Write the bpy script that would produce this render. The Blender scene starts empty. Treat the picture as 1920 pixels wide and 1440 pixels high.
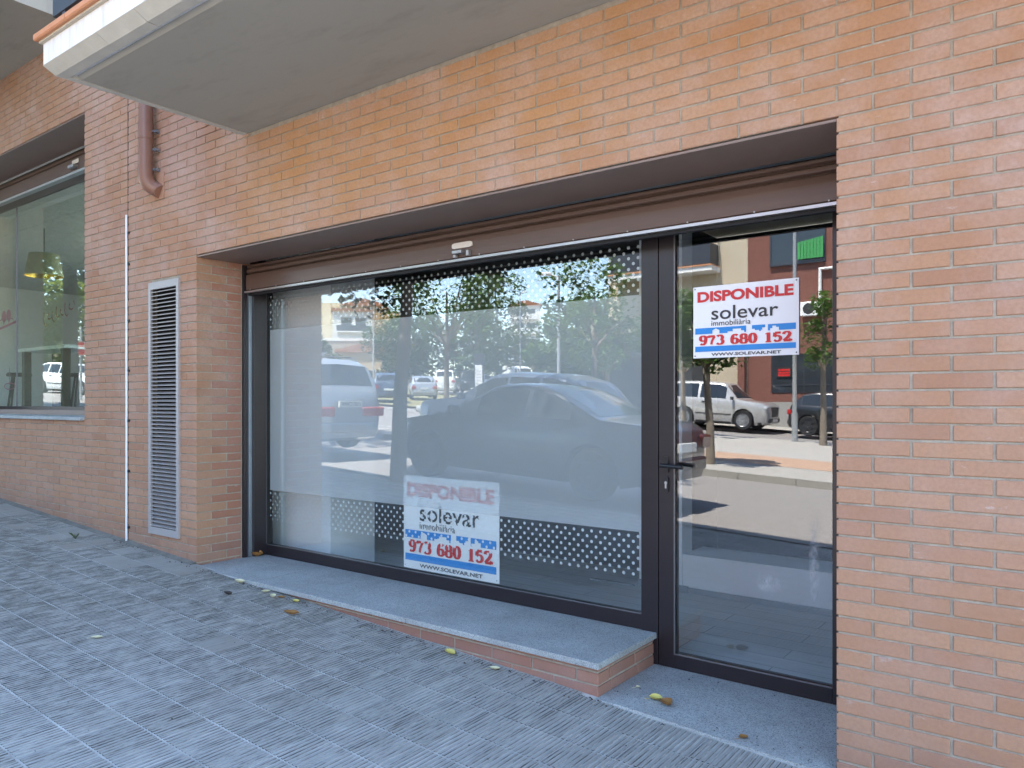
import bpy, bmesh, math, random
from mathutils import Vector, Matrix
R = math.radians
random.seed(7)
S = bpy.context.scene
COL = S.collection

# ------------------------------------------------------------------ camera, sky, sun, exposure
cd = bpy.data.cameras.new('camera'); cam = bpy.data.objects.new('camera', cd); COL.objects.link(cam)
cam.location = (.748, -2.992, 1.5)
cam.rotation_euler = (R(90), 0, math.atan2(1425, 1881))
cd.sensor_fit = 'HORIZONTAL'; cd.sensor_width = 36; cd.lens = 1425 / 1920 * 36
cd.shift_y = 36 / 1920
cd.clip_start = .05; cd.clip_end = 2000
S.camera = cam
W = bpy.data.worlds.new('World'); S.world = W; W.use_nodes = True
wn = W.node_tree; wn.nodes.clear()
sky = wn.nodes.new('ShaderNodeTexSky'); sky.sky_type = 'NISHITA'; sky.sun_disc = False
SUN_EL, SUN_AZ = 66, -14          # azimuth measured from +Y towards +X
sky.sun_elevation = R(SUN_EL); sky.sun_rotation = R(SUN_AZ)
sky.air_density = 1.0; sky.dust_density = .2; sky.ozone_density = .6
bg = wn.nodes.new('ShaderNodeBackground'); bg.inputs[1].default_value = .15
wo = wn.nodes.new('ShaderNodeOutputWorld')
wn.links.new(sky.outputs[0], bg.inputs[0]); wn.links.new(bg.outputs[0], wo.inputs[0])
sl = bpy.data.lights.new('sun', 'SUN'); sl.energy = 4.6; sl.angle = R(.53); sl.color = (1, .95, .87)
sun = bpy.data.objects.new('sun', sl); COL.objects.link(sun)
sd = Vector((math.sin(R(SUN_AZ)) * math.cos(R(SUN_EL)), math.cos(R(SUN_AZ)) * math.cos(R(SUN_EL)), math.sin(R(SUN_EL))))
sun.rotation_euler = sd.to_track_quat('Z', 'Y').to_euler()
S.view_settings.view_transform = 'Standard'; S.view_settings.look = 'None'
S.view_settings.exposure = 2.9; S.view_settings.gamma = 1; S.view_settings.use_curve_mapping = False
S.render.engine = 'CYCLES'
S.cycles.use_denoising = True
S.cycles.max_bounces = 10; S.cycles.diffuse_bounces = 4; S.cycles.glossy_bounces = 5
S.cycles.transmission_bounces = 6; S.cycles.transparent_max_bounces = 24
S.cycles.caustics_reflective = False; S.cycles.caustics_refractive = False
S.cycles.sample_clamp_indirect = 6

# ------------------------------------------------------------------ materials
class NB:
    def __init__(s, name):
        s.m = bpy.data.materials.new(name); s.m.use_nodes = True
        s.t = s.m.node_tree; s.t.nodes.clear()
        s.out = s.n('ShaderNodeOutputMaterial')
    def n(s, kind, **kw):
        x = s.t.nodes.new(kind)
        for k, v in kw.items(): setattr(x, k, v)
        return x
    def l(s, a, b): s.t.links.new(a, b)
    def val(s, sock, v):
        if hasattr(v, 'is_linked'): s.l(v, sock)
        else: sock.default_value = v
    def pos(s): return s.n('ShaderNodeNewGeometry').outputs['Position']
    def objc(s): return s.n('ShaderNodeTexCoord').outputs['Object']
    def mapp(s, vec, scale):
        m = s.n('ShaderNodeMapping'); m.inputs['Scale'].default_value = scale; s.l(vec, m.inputs[0]); return m.outputs[0]
    def noise(s, vec, scale, detail=4, rough=.6):
        n = s.n('ShaderNodeTexNoise'); s.l(vec, n.inputs['Vector']); n.inputs['Scale'].default_value = scale
        n.inputs['Detail'].default_value = detail; n.inputs['Roughness'].default_value = rough; return n.outputs[0]
    def ramp(s, f, stops):
        r = s.n('ShaderNodeValToRGB'); s.l(f, r.inputs[0]); e = r.color_ramp.elements
        while len(e) < len(stops): e.new(.5)
        for i, (p, c) in enumerate(stops):
            e[i].position = p; e[i].color = (*c, 1) if len(c) == 3 else c
        return r.outputs[0]
    def mix(s, f, a, b, mode='MIX'):
        m = s.n('ShaderNodeMix', data_type='RGBA', blend_type=mode)
        s.val(m.inputs[0], f)
        for sock, v in ((m.inputs[6], a), (m.inputs[7], b)):
            if hasattr(v, 'is_linked'): s.l(v, sock)
            else: sock.default_value = (*v, 1) if len(v) == 3 else v
        return m.outputs[2]
    def math(s, op, a, b=0., clamp=False):
        m = s.n('ShaderNodeMath', operation=op, use_clamp=clamp); s.val(m.inputs[0], a); s.val(m.inputs[1], b); return m.outputs[0]
    def bsdf(s, color, rough=.6, metal=0., spec=.5, bump=None, bstr=.3, bdist=.01, coat=0.):
        b = s.n('ShaderNodeBsdfPrincipled')
        if hasattr(color, 'is_linked'): s.l(color, b.inputs['Base Color'])
        else: b.inputs['Base Color'].default_value = (*color, 1)
        s.val(b.inputs['Roughness'], rough); b.inputs['Metallic'].default_value = metal
        b.inputs['Specular IOR Level'].default_value = spec; b.inputs['Coat Weight'].default_value = coat
        b.inputs['Coat Roughness'].default_value = .03
        if bump is not None:
            bn = s.n('ShaderNodeBump'); bn.inputs['Strength'].default_value = bstr; bn.inputs['Distance'].default_value = bdist
            s.l(bump, bn.inputs['Height']); s.l(bn.outputs[0], b.inputs['Normal'])
        return b.outputs[0]
    def end(s, sh): s.l(sh, s.out.inputs[0]); return s.m

def plain(name, color, rough=.6, metal=0., spec=.5, var=.12, scale=6., bump=0., bscale=60., coat=0.):
    k = NB(name); p = k.objc()
    n = k.noise(p, scale)
    c = k.mix(k.math('MULTIPLY', n, 1.0, True), tuple(x * (1 - var) for x in color), tuple(min(1, x * (1 + var)) for x in color))
    b = k.noise(p, bscale, 3) if bump else None
    return k.end(k.bsdf(c, rough, metal, spec, b, bump, .004, coat))

def brick_mat(name, per_object, shaded_red=False):
    k = NB(name); P = k.pos()
    if per_object: rnd = k.n('ShaderNodeObjectInfo').outputs['Random']
    else: rnd = k.n('ShaderNodeNewGeometry').outputs['Random Per Island']
    base = k.ramp(rnd, [(0, (.39, .207, .118)), (.2, (.43, .236, .137)), (.4, (.405, .216, .127)), (.6, (.442, .248, .145)), (.8, (.42, .228, .138)), (1, (.372, .194, .115))])
    warm = k.ramp(rnd, [(0, (.455, .245, .115)), (.5, (.50, .280, .132)), (1, (.475, .255, .125))])
    if shaded_red: base = k.ramp(rnd, [(0, (.33, .150, .092)), (.3, (.38, .175, .108)), (.6, (.35, .155, .10)), (1, (.40, .19, .118))])  # redder unweathered brick, with the reveal's shade painted in as a darker tone
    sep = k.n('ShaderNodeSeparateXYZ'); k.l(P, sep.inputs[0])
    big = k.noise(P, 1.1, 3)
    # brickwork turns more orange under the balcony and pinker elsewhere
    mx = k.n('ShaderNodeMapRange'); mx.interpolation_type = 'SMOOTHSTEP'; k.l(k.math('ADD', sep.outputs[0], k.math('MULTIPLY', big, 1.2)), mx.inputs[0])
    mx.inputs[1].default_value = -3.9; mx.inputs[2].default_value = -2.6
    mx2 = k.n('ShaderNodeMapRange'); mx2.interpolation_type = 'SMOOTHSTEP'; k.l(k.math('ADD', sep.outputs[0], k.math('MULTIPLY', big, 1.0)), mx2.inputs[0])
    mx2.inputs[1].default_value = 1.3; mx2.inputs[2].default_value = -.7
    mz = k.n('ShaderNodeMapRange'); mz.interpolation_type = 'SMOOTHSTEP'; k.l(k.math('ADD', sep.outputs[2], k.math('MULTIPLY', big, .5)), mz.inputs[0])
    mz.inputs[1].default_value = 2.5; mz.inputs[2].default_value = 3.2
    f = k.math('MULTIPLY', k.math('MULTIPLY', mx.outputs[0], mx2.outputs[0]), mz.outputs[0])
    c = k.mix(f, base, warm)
    # lime bloom, worn patches, base grime
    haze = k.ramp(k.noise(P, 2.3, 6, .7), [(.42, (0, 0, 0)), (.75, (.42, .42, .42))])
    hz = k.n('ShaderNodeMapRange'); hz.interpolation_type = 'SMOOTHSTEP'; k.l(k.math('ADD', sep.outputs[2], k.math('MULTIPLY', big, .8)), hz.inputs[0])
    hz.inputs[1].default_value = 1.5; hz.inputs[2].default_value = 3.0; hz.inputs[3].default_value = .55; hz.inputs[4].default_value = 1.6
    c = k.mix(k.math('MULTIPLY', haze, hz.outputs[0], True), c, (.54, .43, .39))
    st = k.noise(k.mapp(P, (9, 9, 22)), 1.0, 6, .72)
    c = k.mix(k.ramp(st, [(.63, (0, 0, 0)), (.72, (.6, .6, .6))]), c, (.60, .53, .49))
    c = k.mix(k.ramp(k.noise(P, 70, 3), [(.35, (.30, .30, .30)), (.6, (0, 0, 0))]), c, (.28, .16, .11))
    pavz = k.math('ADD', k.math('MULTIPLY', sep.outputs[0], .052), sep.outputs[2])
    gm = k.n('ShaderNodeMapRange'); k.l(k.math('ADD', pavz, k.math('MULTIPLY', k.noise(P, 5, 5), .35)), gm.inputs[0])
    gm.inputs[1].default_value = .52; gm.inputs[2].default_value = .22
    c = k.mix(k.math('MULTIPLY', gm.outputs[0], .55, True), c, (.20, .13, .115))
    h = k.math('ADD', k.noise(P, 160, 4), k.math('MULTIPLY', k.noise(P, 28, 3), .8))
    return k.end(k.bsdf(c, .82, 0, .25, h, .35, .0025))
M = {}
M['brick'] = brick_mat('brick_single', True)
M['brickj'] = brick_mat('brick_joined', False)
M['brickf'] = brick_mat('shaded_red_brick', True, True); M['brickfj'] = brick_mat('shaded_red_brick_joined', False, True)
def mortar():
    k = NB('mortar'); P = k.pos()
    n = k.noise(P, 14, 6, .7)
    c = k.ramp(n, [(.3, (.28, .243, .19)), (.55, (.39, .342, .27)), (.75, (.48, .43, .345))])
    c = k.mix(k.ramp(k.noise(P, 3.1, 6, .75), [(.62, (0, 0, 0)), (.72, (.45, .45, .45))]), c, (.64, .61, .56))
    return k.end(k.bsdf(c, .95, 0, .1, k.noise(P, 220, 4), .6, .004))
M['mortar'] = mortar()
def tilemat(name, a, b, per_obj=True):
    k = NB(name); P = k.pos()
    rnd = k.n('ShaderNodeObjectInfo').outputs['Random'] if per_obj else k.n('ShaderNodeNewGeometry').outputs['Random Per Island']
    c = k.mix(rnd, a, b)
    c = k.mix(k.ramp(k.noise(P, 2.0, 5, .65), [(.35, (.55, .55, .55)), (.65, (0, 0, 0))]), c, tuple(x * .72 for x in a))
    c = k.mix(k.ramp(k.noise(P, 45, 4, .7), [(.3, (.6, .6, .6)), (.45, (0, 0, 0)), ]), c, tuple(x * .6 for x in a))
    c = k.mix(k.ramp(k.noise(k.mapp(P, (48, 3.2, 3)), 1, 5, .65), [(.46, (0, 0, 0)), (.66, (.4, .4, .4))]), c, (.42, .43, .41))
    c = k.mix(k.ramp(k.noise(P, .9, 4, .6), [(.45, (0, 0, 0)), (.62, (.55, .55, .55))]), c, (.24, .205, .165))
    c = k.mix(k.ramp(k.noise(k.mapp(P, (70, 5, 5)), 1, 4, .7), [(.34, (.3, .3, .3)), (.46, (0, 0, 0))]), c, (.12, .12, .115))
    return k.end(k.bsdf(c, .55, 0, .5, k.math('ADD', k.noise(P, 300, 3), k.noise(P, 60, 4)), .45, .003))
M['tile'] = tilemat('pavement_tile', (.325, .322, .285), (.385, .38, .34))
M['tilej'] = tilemat('pavement_tile_joined', (.325, .322, .285), (.385, .38, .34), False)
M['tileedge'] = plain('pale_tile_edge', (.50, .50, .46), .7, 0, .3, .3, 24)  # paler tone on the rising flank of each rib only
M['footm'] = plain('dirty_foot_mortar', (.19, .18, .155), .95, 0, .1, .5, 14, .6, 90)
def groovemat():
    k = NB('groove_dirt'); P = k.pos()
    c = k.ramp(k.noise(k.mapp(P, (30, 14, 8)), 1, 5, .7), [(.40, (.035, .033, .03)), (.52, (.10, .098, .09)), (.66, (.24, .238, .22))])
    return k.end(k.bsdf(c, .95, 0, .1))
M['groove'] = groovemat()
def gside():
    k = NB('groove_side'); P = k.pos()
    c = k.ramp(k.noise(k.mapp(P, (22, 9, 8)), 1, 5, .7), [(.34, (.065, .062, .058)), (.48, (.17, .167, .155)), (.62, (.35, .347, .325))])
    return k.end(k.bsdf(c, .9, 0, .2))
M['gside'] = gside()
M['grout'] = plain('pavement_grout', (.45, .44, .40), .9, 0, .2, .6, 7, .6, 150)
def granite():
    k = NB('granite'); P = k.pos()
    v = k.n('ShaderNodeTexVoronoi'); v.inputs['Scale'].default_value = 260; k.l(P, v.inputs[0])
    c = k.ramp(v.outputs['Color'], [(.1, (.14, .15, .15)), (.3, (.31, .335, .33)), (.6, (.41, .435, .42)), (.9, (.50, .53, .51))])
    c = k.mix(k.ramp(k.noise(P, 3, 6, .7), [(.35, (.45, .45, .45)), (.62, (0, 0, 0))]), c, (.20, .195, .185))
    return k.end(k.bsdf(c, .62, 0, .4, k.noise(P, 400, 3), .25, .002))
M['granite'] = granite()
def anod(name, col, rough):
    k = NB(name); P = k.pos()
    c = k.mix(k.noise(k.mapp(P, (3, 3, 30)), 1, 5), tuple(x * .8 for x in col), tuple(x * 1.2 for x in col))
    c = k.mix(k.ramp(k.noise(P, 60, 5, .8), [(.66, (0, 0, 0)), (.76, (.4, .4, .4))]), c, tuple(min(1, x * 2.2 + .03) for x in col))
    return k.end(k.bsdf(c, rough, 0, .5, k.noise(P, 150, 2), .04, .002))
M['shutter'] = anod('brown_shutter_metal', (.118, .074, .056), .38)
M['soffitm'] = anod('brown_soffit_metal', (.24, .172, .138), .45)
M['frame'] = anod('dark_frame_metal', (.020, .015, .017), .30)
M['rubber'] = plain('rubber', (.010, .010, .011), .7, var=.2)
M['bead'] = plain('glazing_bead_grey', (.20, .19, .19), .4, .6)
M['alu'] = plain('brushed_aluminium', (.48, .465, .45), .38, .8, var=.06, scale=40)
M['steel'] = plain('galvanised_steel', (.30, .34, .38), .45, .8, var=.2, scale=8)
M['lockplate'] = plain('worn_lock_plate', (.72, .66, .58), .5, .2, var=.1, scale=60)
M['black'] = plain('black_plastic', (.012, .012, .013), .35, var=.2)
M['white'] = plain('white_plastic', (.82, .82, .80), .4, var=.03)
M['signwhite'] = plain('sign_board_white', (.84, .84, .84), .35, var=.015)
M['signred'] = plain('sign_red', (.60, .018, .020), .4, var=.03)
M['signblue'] = plain('sign_blue', (.012, .235, .62), .4, var=.03)
M['signink'] = plain('sign_dark_ink', (.028, .026, .028), .4, var=.05)
def soffit():
    k = NB('painted_soffit'); P = k.pos()
    c = k.mix(k.noise(P, 1.3, 5, .65), (.37, .352, .298), (.44, .42, .352))
    c = k.mix(k.ramp(k.noise(k.mapp(P, (2.0, 7, 1)), 1, 6, .7), [(.50, (0, 0, 0)), (.74, (.55, .55, .55))]), c, (.28, .265, .22))
    c = k.mix(k.ramp(k.noise(P, 22, 5, .75), [(.68, (0, 0, 0)), (.74, (.5, .5, .5))]), c, (.52, .50, .44))
    return k.end(k.bsdf(c, .85, 0, .2, k.noise(P, 35, 5), .15, .004))
M['soffit'] = soffit()
def plaster():
    k = NB('white_render'); P = k.pos()
    c = k.mix(k.noise(P, 3, 5), (.70, .69, .66), (.82, .81, .79))
    dr = k.noise(k.mapp(P, (16, 16, 2.0)), 1, 5, .7)
    c = k.mix(k.ramp(dr, [(.48, (0, 0, 0)), (.72, (.7, .7, .7))]), c, (.52, .47, .37))
    return k.end(k.bsdf(c, .8, 0, .2, k.noise(P, 90, 4), .2, .003))
M['plaster'] = plaster()
M['concrete'] = plain('edge_concrete', (.58, .56, .48), .9, var=.2, scale=9, bump=.3, bscale=70)
M['terracotta'] = plain('terracotta_tile', (.56, .245, .115), .6, var=.15, scale=12)
M['grout2'] = plain('dirty_grout', (.50, .44, .34), .9, var=.3, scale=30)
M['rail'] = plain('grey_painted_steel', (.055, .060, .072), .45, .3, var=.2, scale=6)
M['pipe'] = plain('brown_pvc_pipe', (.25, .13, .088), .35, var=.15, scale=10)
M['ventm'] = plain('grey_painted_aluminium', (.38, .35, .335), .45, .15, var=.06, scale=10)
M['dark'] = plain('dark_void', (.006, .006, .006), .9)
M['cable'] = plain('white_cable_cover', (.78, .80, .82), .4, var=.05)
M['iwall'] = plain('interior_white_paint', (.82, .83, .84), .8, var=.03)
M['iwall2'] = plain('interior_grey_paint', (.30, .32, .34), .8, var=.05)
M['idark'] = plain('interior_dark_paint', (.035, .037, .042), .8, var=.1)
def woodtile():
    k = NB('grey_wood_floor_tile'); P = k.pos()
    br = k.n('ShaderNodeTexBrick'); k.l(P, br.inputs[0]); br.inputs['Scale'].default_value = 1
    br.inputs['Brick Width'].default_value = 1.0; br.inputs['Row Height'].default_value = .16; br.inputs['Mortar Size'].default_value = .003
    br.inputs['Color1'].default_value = (.55, .55, .545, 1); br.inputs['Color2'].default_value = (.68, .675, .67, 1); br.inputs['Mortar'].default_value = (.1, .1, .1, 1)
    c = k.mix(k.noise(k.mapp(P, (4, 40, 4)), 1, 5), br.outputs[0], (.38, .38, .38))
    return k.end(k.bsdf(c, .45, 0, .4))
M['floor'] = woodtile()
M['ceil'] = plain('ceiling_tile', (.55, .55, .53), .9, var=.05)
def glass(name, base, tint, gain=1.0):
    k = NB(name)
    ge = k.n('ShaderNodeNewGeometry'); dt = k.n('ShaderNodeVectorMath', operation='DOT_PRODUCT')
    k.l(ge.outputs['Incoming'], dt.inputs[0]); k.l(ge.outputs['Normal'], dt.inputs[1])
    c = k.math('SUBTRACT', 1.0, k.math('ABSOLUTE', dt.outputs['Value']), True)
    f = k.math('ADD', k.math('MULTIPLY', k.math('POWER', c, 5.), gain), base, True)
    tr = k.n('ShaderNodeBsdfTransparent'); tr.inputs[0].default_value = (*tint, 1)
    gl = k.n('ShaderNodeBsdfGlossy'); gl.inputs['Roughness'].default_value = 0
    mx = k.n('ShaderNodeMixShader'); k.l(f, mx.inputs[0]); k.l(tr.outputs[0], mx.inputs[1]); k.l(gl.outputs[0], mx.inputs[2])
    return k.end(mx.outputs[0])
M['glass'] = glass('shop_glass', .12, (.98, 1.0, .99), .8)
M['glassL'] = glass('green_shop_glass', .12, (.84, .93, .88), .8)
def film(name, opac):
    k = NB(name)
    tr = k.n('ShaderNodeBsdfTransparent'); tr.inputs[0].default_value = (1, 1, 1, 1)
    df = k.n('ShaderNodeBsdfDiffuse'); df.inputs[0].default_value = (.92, .945, .96, 1)
    tl = k.n('ShaderNodeBsdfTranslucent'); tl.inputs[0].default_value = (.92, .945, .96, 1)
    m1 = k.n('ShaderNodeMixShader'); m1.inputs[0].default_value = .3; k.l(df.outputs[0], m1.inputs[1]); k.l(tl.outputs[0], m1.inputs[2])
    m2 = k.n('ShaderNodeMixShader'); m2.inputs[0].default_value = opac; k.l(tr.outputs[0], m2.inputs[1]); k.l(m1.outputs[0], m2.inputs[2])
    return k.end(m2.outputs[0])
M['film'] = film('frosted_film', .39); M['filmdot'] = film('frosted_dot', .93)
def leafmat(name, cols, trans=.35, rough=.5):
    k = NB(name)
    rnd = k.n('ShaderNodeNewGeometry').outputs['Random Per Island']
    c = k.ramp(rnd, [(i / (len(cols) - 1), c) for i, c in enumerate(cols)])
    b = k.bsdf(c, rough, 0, .4)
    tl = k.n('ShaderNodeBsdfTranslucent'); k.l(k.mix(.5, c, (.12, .2, .02)), tl.inputs[0])
    mx = k.n('ShaderNodeMixShader'); mx.inputs[0].default_value = trans; k.l(b, mx.inputs[1]); k.l(tl.outputs[0], mx.inputs[2])
    return k.end(mx.outputs[0])
M['leafA'] = leafmat('leaf_fresh_green', [(.045, .105, .018), (.075, .15, .028), (.10, .18, .04), (.05, .12, .02)])
M['leafB'] = leafmat('leaf_deep_green', [(.022, .055, .014), (.04, .085, .02), (.06, .11, .028)])
M['leafC'] = leafmat('leaf_olive', [(.06, .085, .03), (.09, .115, .045), (.05, .075, .025)])
M['leafD'] = leafmat('leaf_yellow_green', [(.22, .27, .05), (.34, .35, .07), (.15, .22, .04)], .5)
M['bark'] = plain('bark', (.20, .165, .13), .95, var=.4, scale=14, bump=.8, bscale=30)
M['leafy'] = plain('fallen_leaf_yellow', (.62, .52, .13), .6, var=.25, scale=40)
M['leafp'] = plain('fallen_leaf_pale', (.66, .60, .36), .6, var=.2, scale=40)
M['leafbr'] = plain('fallen_leaf_brown', (.28, .13, .03), .6, var=.4, scale=40)
M['leafdk'] = plain('fallen_leaf_dark', (.035, .022, .015), .7, var=.4, scale=40)
M['weed'] = plain('weed_green', (.07, .10, .03), .6, var=.4, scale=60)
M['asphalt'] = plain('asphalt', (.22, .203, .195), .9, var=.55, scale=22, bump=.6, bscale=160)
M['paving'] = plain('light_paving', (.34, .32, .295), .9, var=.12, scale=4, bump=.3, bscale=80)
M['orange'] = plain('orange_paving', (.38, .25, .175), .9, var=.12, scale=4)
M['kerb'] = plain('kerb_stone', (.30, .29, .27), .9, var=.15, scale=8)
M['paint'] = plain('road_paint', (.62, .62, .60), .8, var=.2, scale=20)
M['drygrass'] = plain('dry_grass', (.20, .18, .085), .95, var=.4, scale=3, bump=.8, bscale=20)
M['earth'] = plain('earth', (.17, .145, .10), .95, var=.3, scale=.3)
def paintm(name, c, metal=0., rough=.28):
    return plain(name, c, rough, metal, .5, .02, 2, coat=.8)
M['pw'] = paintm('white_car_paint', (.72, .72, .72)); M['ps'] = paintm('silver_car_paint', (.48, .47, .46), .35)
M['pd'] = paintm('dark_blue_car_paint', (.012, .017, .030), .2); M['pk'] = paintm('black_car_paint', (.012, .013, .016))
M['pb'] = paintm('blue_grey_car_paint', (.06, .08, .12), .25); M['pg'] = paintm('pale_silver_car_paint', (.36, .38, .41), .3)
M['cglass'] = plain('car_glass', (.018, .022, .026), .06, 0, .8, .05)
M['lampr'] = plain('tail_lamp_red', (.42, .015, .015), .15, coat=.5); M['lampw'] = plain('head_lamp_clear', (.62, .64, .66), .12, .3)
M['lampd'] = plain('smoked_tail_lamp', (.10, .025, .025), .12, coat=.6)
M['trim'] = plain('car_black_trim', (.03, .03, .032), .6)
M['rimd'] = plain('dark_alloy_rim', (.05, .05, .055), .35, .5)
M['rim'] = plain('alloy_rim', (.36, .36, .37), .35, .7)
M['plate'] = plain('number_plate_white', (.78, .78, .76), .4)
M['redbrick'] = None
def wallbrick(name, c1, c2, mo):
    k = NB(name); o = k.objc(); sp = k.n('ShaderNodeSeparateXYZ'); k.l(o, sp.inputs[0])
    cb = k.n('ShaderNodeCombineXYZ'); k.l(k.math('ADD', sp.outputs[0], sp.outputs[1]), cb.inputs[0]); k.l(sp.outputs[2], cb.inputs[1])
    br = k.n('ShaderNodeTexBrick'); k.l(cb.outputs[0], br.inputs[0]); br.inputs['Scale'].default_value = 1
    br.inputs['Brick Width'].default_value = .25; br.inputs['Row Height'].default_value = .06; br.inputs['Mortar Size'].default_value = .006
    br.inputs['Color1'].default_value = (*c1, 1); br.inputs['Color2'].default_value = (*c2, 1); br.inputs['Mortar'].default_value = (*mo, 1)
    return k.end(k.bsdf(br.outputs[0], .85, 0, .2, br.outputs['Fac'], -.3, .005))
M['redbrick'] = wallbrick('red_facade_brick', (.19, .075, .058), (.23, .095, .07), (.16, .09, .075))
M['upbrick'] = wallbrick('upper_facade_brick', (.37, .17, .105), (.42, .2, .125), (.33, .29, .24))
M['beige'] = plain('beige_render', (.50, .42, .31), .9, var=.06, scale=.8)
M['cream'] = plain('cream_render', (.62, .54, .36), .9, var=.05, scale=.3)
M['tan'] = wallbrick('tan_brick', (.50, .36, .20), (.56, .41, .24), (.45, .36, .25))
M['bwhite'] = plain('white_render_far', (.72, .71, .68), .9, var=.04, scale=.3)
M['wglass'] = plain('window_glass_dark', (.03, .036, .045), .08, 0, .7, .1, 2)
M['roof'] = plain('roof_tile', (.36, .17, .10), .9, var=.25, scale=2)
M['stone'] = plain('retaining_stone', (.38, .33, .26), .95, var=.25, scale=.8, bump=.5, bscale=3)
M['pole'] = plain('grey_lamp_pole', (.38, .39, .40), .45, .4)
M['green'] = plain('green_cloth', (.06, .33, .10), .8, var=.2, scale=8)
M['shade'] = plain('sage_lamp_shade', (.36, .37, .27), .8, var=.06)
M['gold'] = plain('gold_lining', (.85, .60, .12), .25, .8)
M['pink'] = plain('pink_decal', (.55, .11, .22), .5); M['darkred'] = plain('dark_red_decal', (.30, .035, .05), .5)
M['wood'] = plain('dark_wood', (.10, .075, .05), .6, var=.3, scale=10)
M['signr'] = plain('traffic_red', (.62, .02, .02), .4)

# ------------------------------------------------------------------ mesh helpers
class MB:
    def __init__(s): s.v = []; s.f = []; s.mi = []; s.cur = 0
    def face(s, pts):
        i = len(s.v); s.v += [tuple(p) for p in pts]; s.f.append(tuple(range(i, i + len(pts)))); s.mi.append(s.cur)
    def add(s, vs, fs):
        i = len(s.v); s.v += [tuple(p) for p in vs]
        for f in fs: s.f.append(tuple(i + j for j in f)); s.mi.append(s.cur)
    def box(s, x0, x1, y0, y1, z0, z1):
        s.add([(x0, y0, z0), (x1, y0, z0), (x1, y1, z0), (x0, y1, z0), (x0, y0, z1), (x1, y0, z1), (x1, y1, z1), (x0, y1, z1)],
              [(0, 3, 2, 1), (4, 5, 6, 7), (0, 1, 5, 4), (1, 2, 6, 5), (2, 3, 7, 6), (3, 0, 4, 7)])
    def prism(s, poly, axis, a, b):
        """extrude a 2-D polygon along axis from a to b; poly coords are the two other axes in order"""
        def P(q, t): return (t, q[0], q[1]) if axis == 0 else ((q[0], t, q[1]) if axis == 1 else (q[0], q[1], t))
        n = len(poly); vs = [P(q, a) for q in poly] + [P(q, b) for q in poly]
        s.add(vs, [tuple(range(n))[::-1], tuple(range(n, 2 * n))] + [(i, (i + 1) % n, n + (i + 1) % n, n + i) for i in range(n)])
    def tube(s, pts, radii, n=10, cap=True):
        pts = [Vector(p) for p in pts]
        if not hasattr(radii, '__len__'): radii = [radii] * len(pts)
        rings = []; up = None
        for i, p in enumerate(pts):
            t = (pts[min(i + 1, len(pts) - 1)] - pts[max(i - 1, 0)]).normalized()
            if up is None: up = Vector((0, 0, 1)) if abs(t.z) < .9 else Vector((1, 0, 0))
            a = t.cross(up).normalized(); b = a.cross(t).normalized(); up = b
            rings.append([p + (a * math.cos(2 * math.pi * k / n) + b * math.sin(2 * math.pi * k / n)) * radii[i] for k in range(n)])
        vs = [q for r in rings for q in r]; fs = []
        for i in range(len(rings) - 1):
            for k in range(n): fs.append((i * n + k, i * n + (k + 1) % n, (i + 1) * n + (k + 1) % n, (i + 1) * n + k))
        if cap: fs += [tuple(range(n))[::-1], tuple(range((len(rings) - 1) * n, len(rings) * n))]
        s.add(vs, fs)
    def lathe(s, prof, c=(0, 0, 0), axis='z', n=24):
        vs = []; fs = []
        for (r, h) in prof:
            for k in range(n):
                a = 2 * math.pi * k / n; x, y = r * math.cos(a), r * math.sin(a)
                p = (x, y, h) if axis == 'z' else ((x, h, y) if axis == 'y' else (h, x, y))
                vs.append((c[0] + p[0], c[1] + p[1], c[2] + p[2]))
        for i in range(len(prof) - 1):
            for k in range(n): fs.append((i * n + k, i * n + (k + 1) % n, (i + 1) * n + (k + 1) % n, (i + 1) * n + k))
        s.add(vs, fs)
    def disc(s, c, r, axis='y', n=16):
        pts = []
        for k in range(n):
            a = 2 * math.pi * k / n; x, y = r * math.cos(a), r * math.sin(a)
            pts.append((c[0] + x, c[1], c[2] + y) if axis == 'y' else ((c[0], c[1] + x, c[2] + y) if axis == 'x' else (c[0] + x, c[1] + y, c[2])))
        s.face(pts)
    def mesh(s, name, mats, smooth=None, recalc=False):
        me = bpy.data.meshes.new(name); me.from_pydata(s.v, [], s.f); 
        for m in (mats if isinstance(mats, (list, tuple)) else [mats]): me.materials.append(M[m] if isinstance(m, str) else m)
        if any(s.mi): me.polygons.foreach_set('material_index', s.mi)
        if recalc:
            bm = bmesh.new(); bm.from_mesh(me); bmesh.ops.remove_doubles(bm, verts=bm.verts, dist=1e-5)
            bmesh.ops.recalc_face_normals(bm, faces=bm.faces); bm.to_mesh(me); bm.free()
        if smooth:
            me.polygons.foreach_set('use_smooth', [True] * len(me.polygons))
            me.set_sharp_from_angle(angle=R(smooth))
        me.update(); return me
    def obj(s, name, mats, parent=None, smooth=None, recalc=False, **kw):
        return link(name, s.mesh(name, mats, smooth, recalc), parent, **kw)
def link(name, data, parent=None, loc=None, rot=None, kind=None, label=None, cat=None, group=None):
    o = bpy.data.objects.new(name, data); COL.objects.link(o)
    if parent: o.parent = parent
    if loc: o.location = loc
    if rot: o.rotation_euler = rot
    if kind: o['kind'] = kind
    if label: o['label'] = label
    if cat: o['category'] = cat
    if group: o['group'] = group
    return o
def thing(name, label, cat, loc=(0, 0, 0), rz=0, group=None):
    return link(name, None, None, loc, (0, 0, rz), None, label, cat, group)
def bx(name, mat, parent, *b, **kw):
    m = MB(); m.box(*b); return m.obj(name, mat, parent, **kw)
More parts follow.
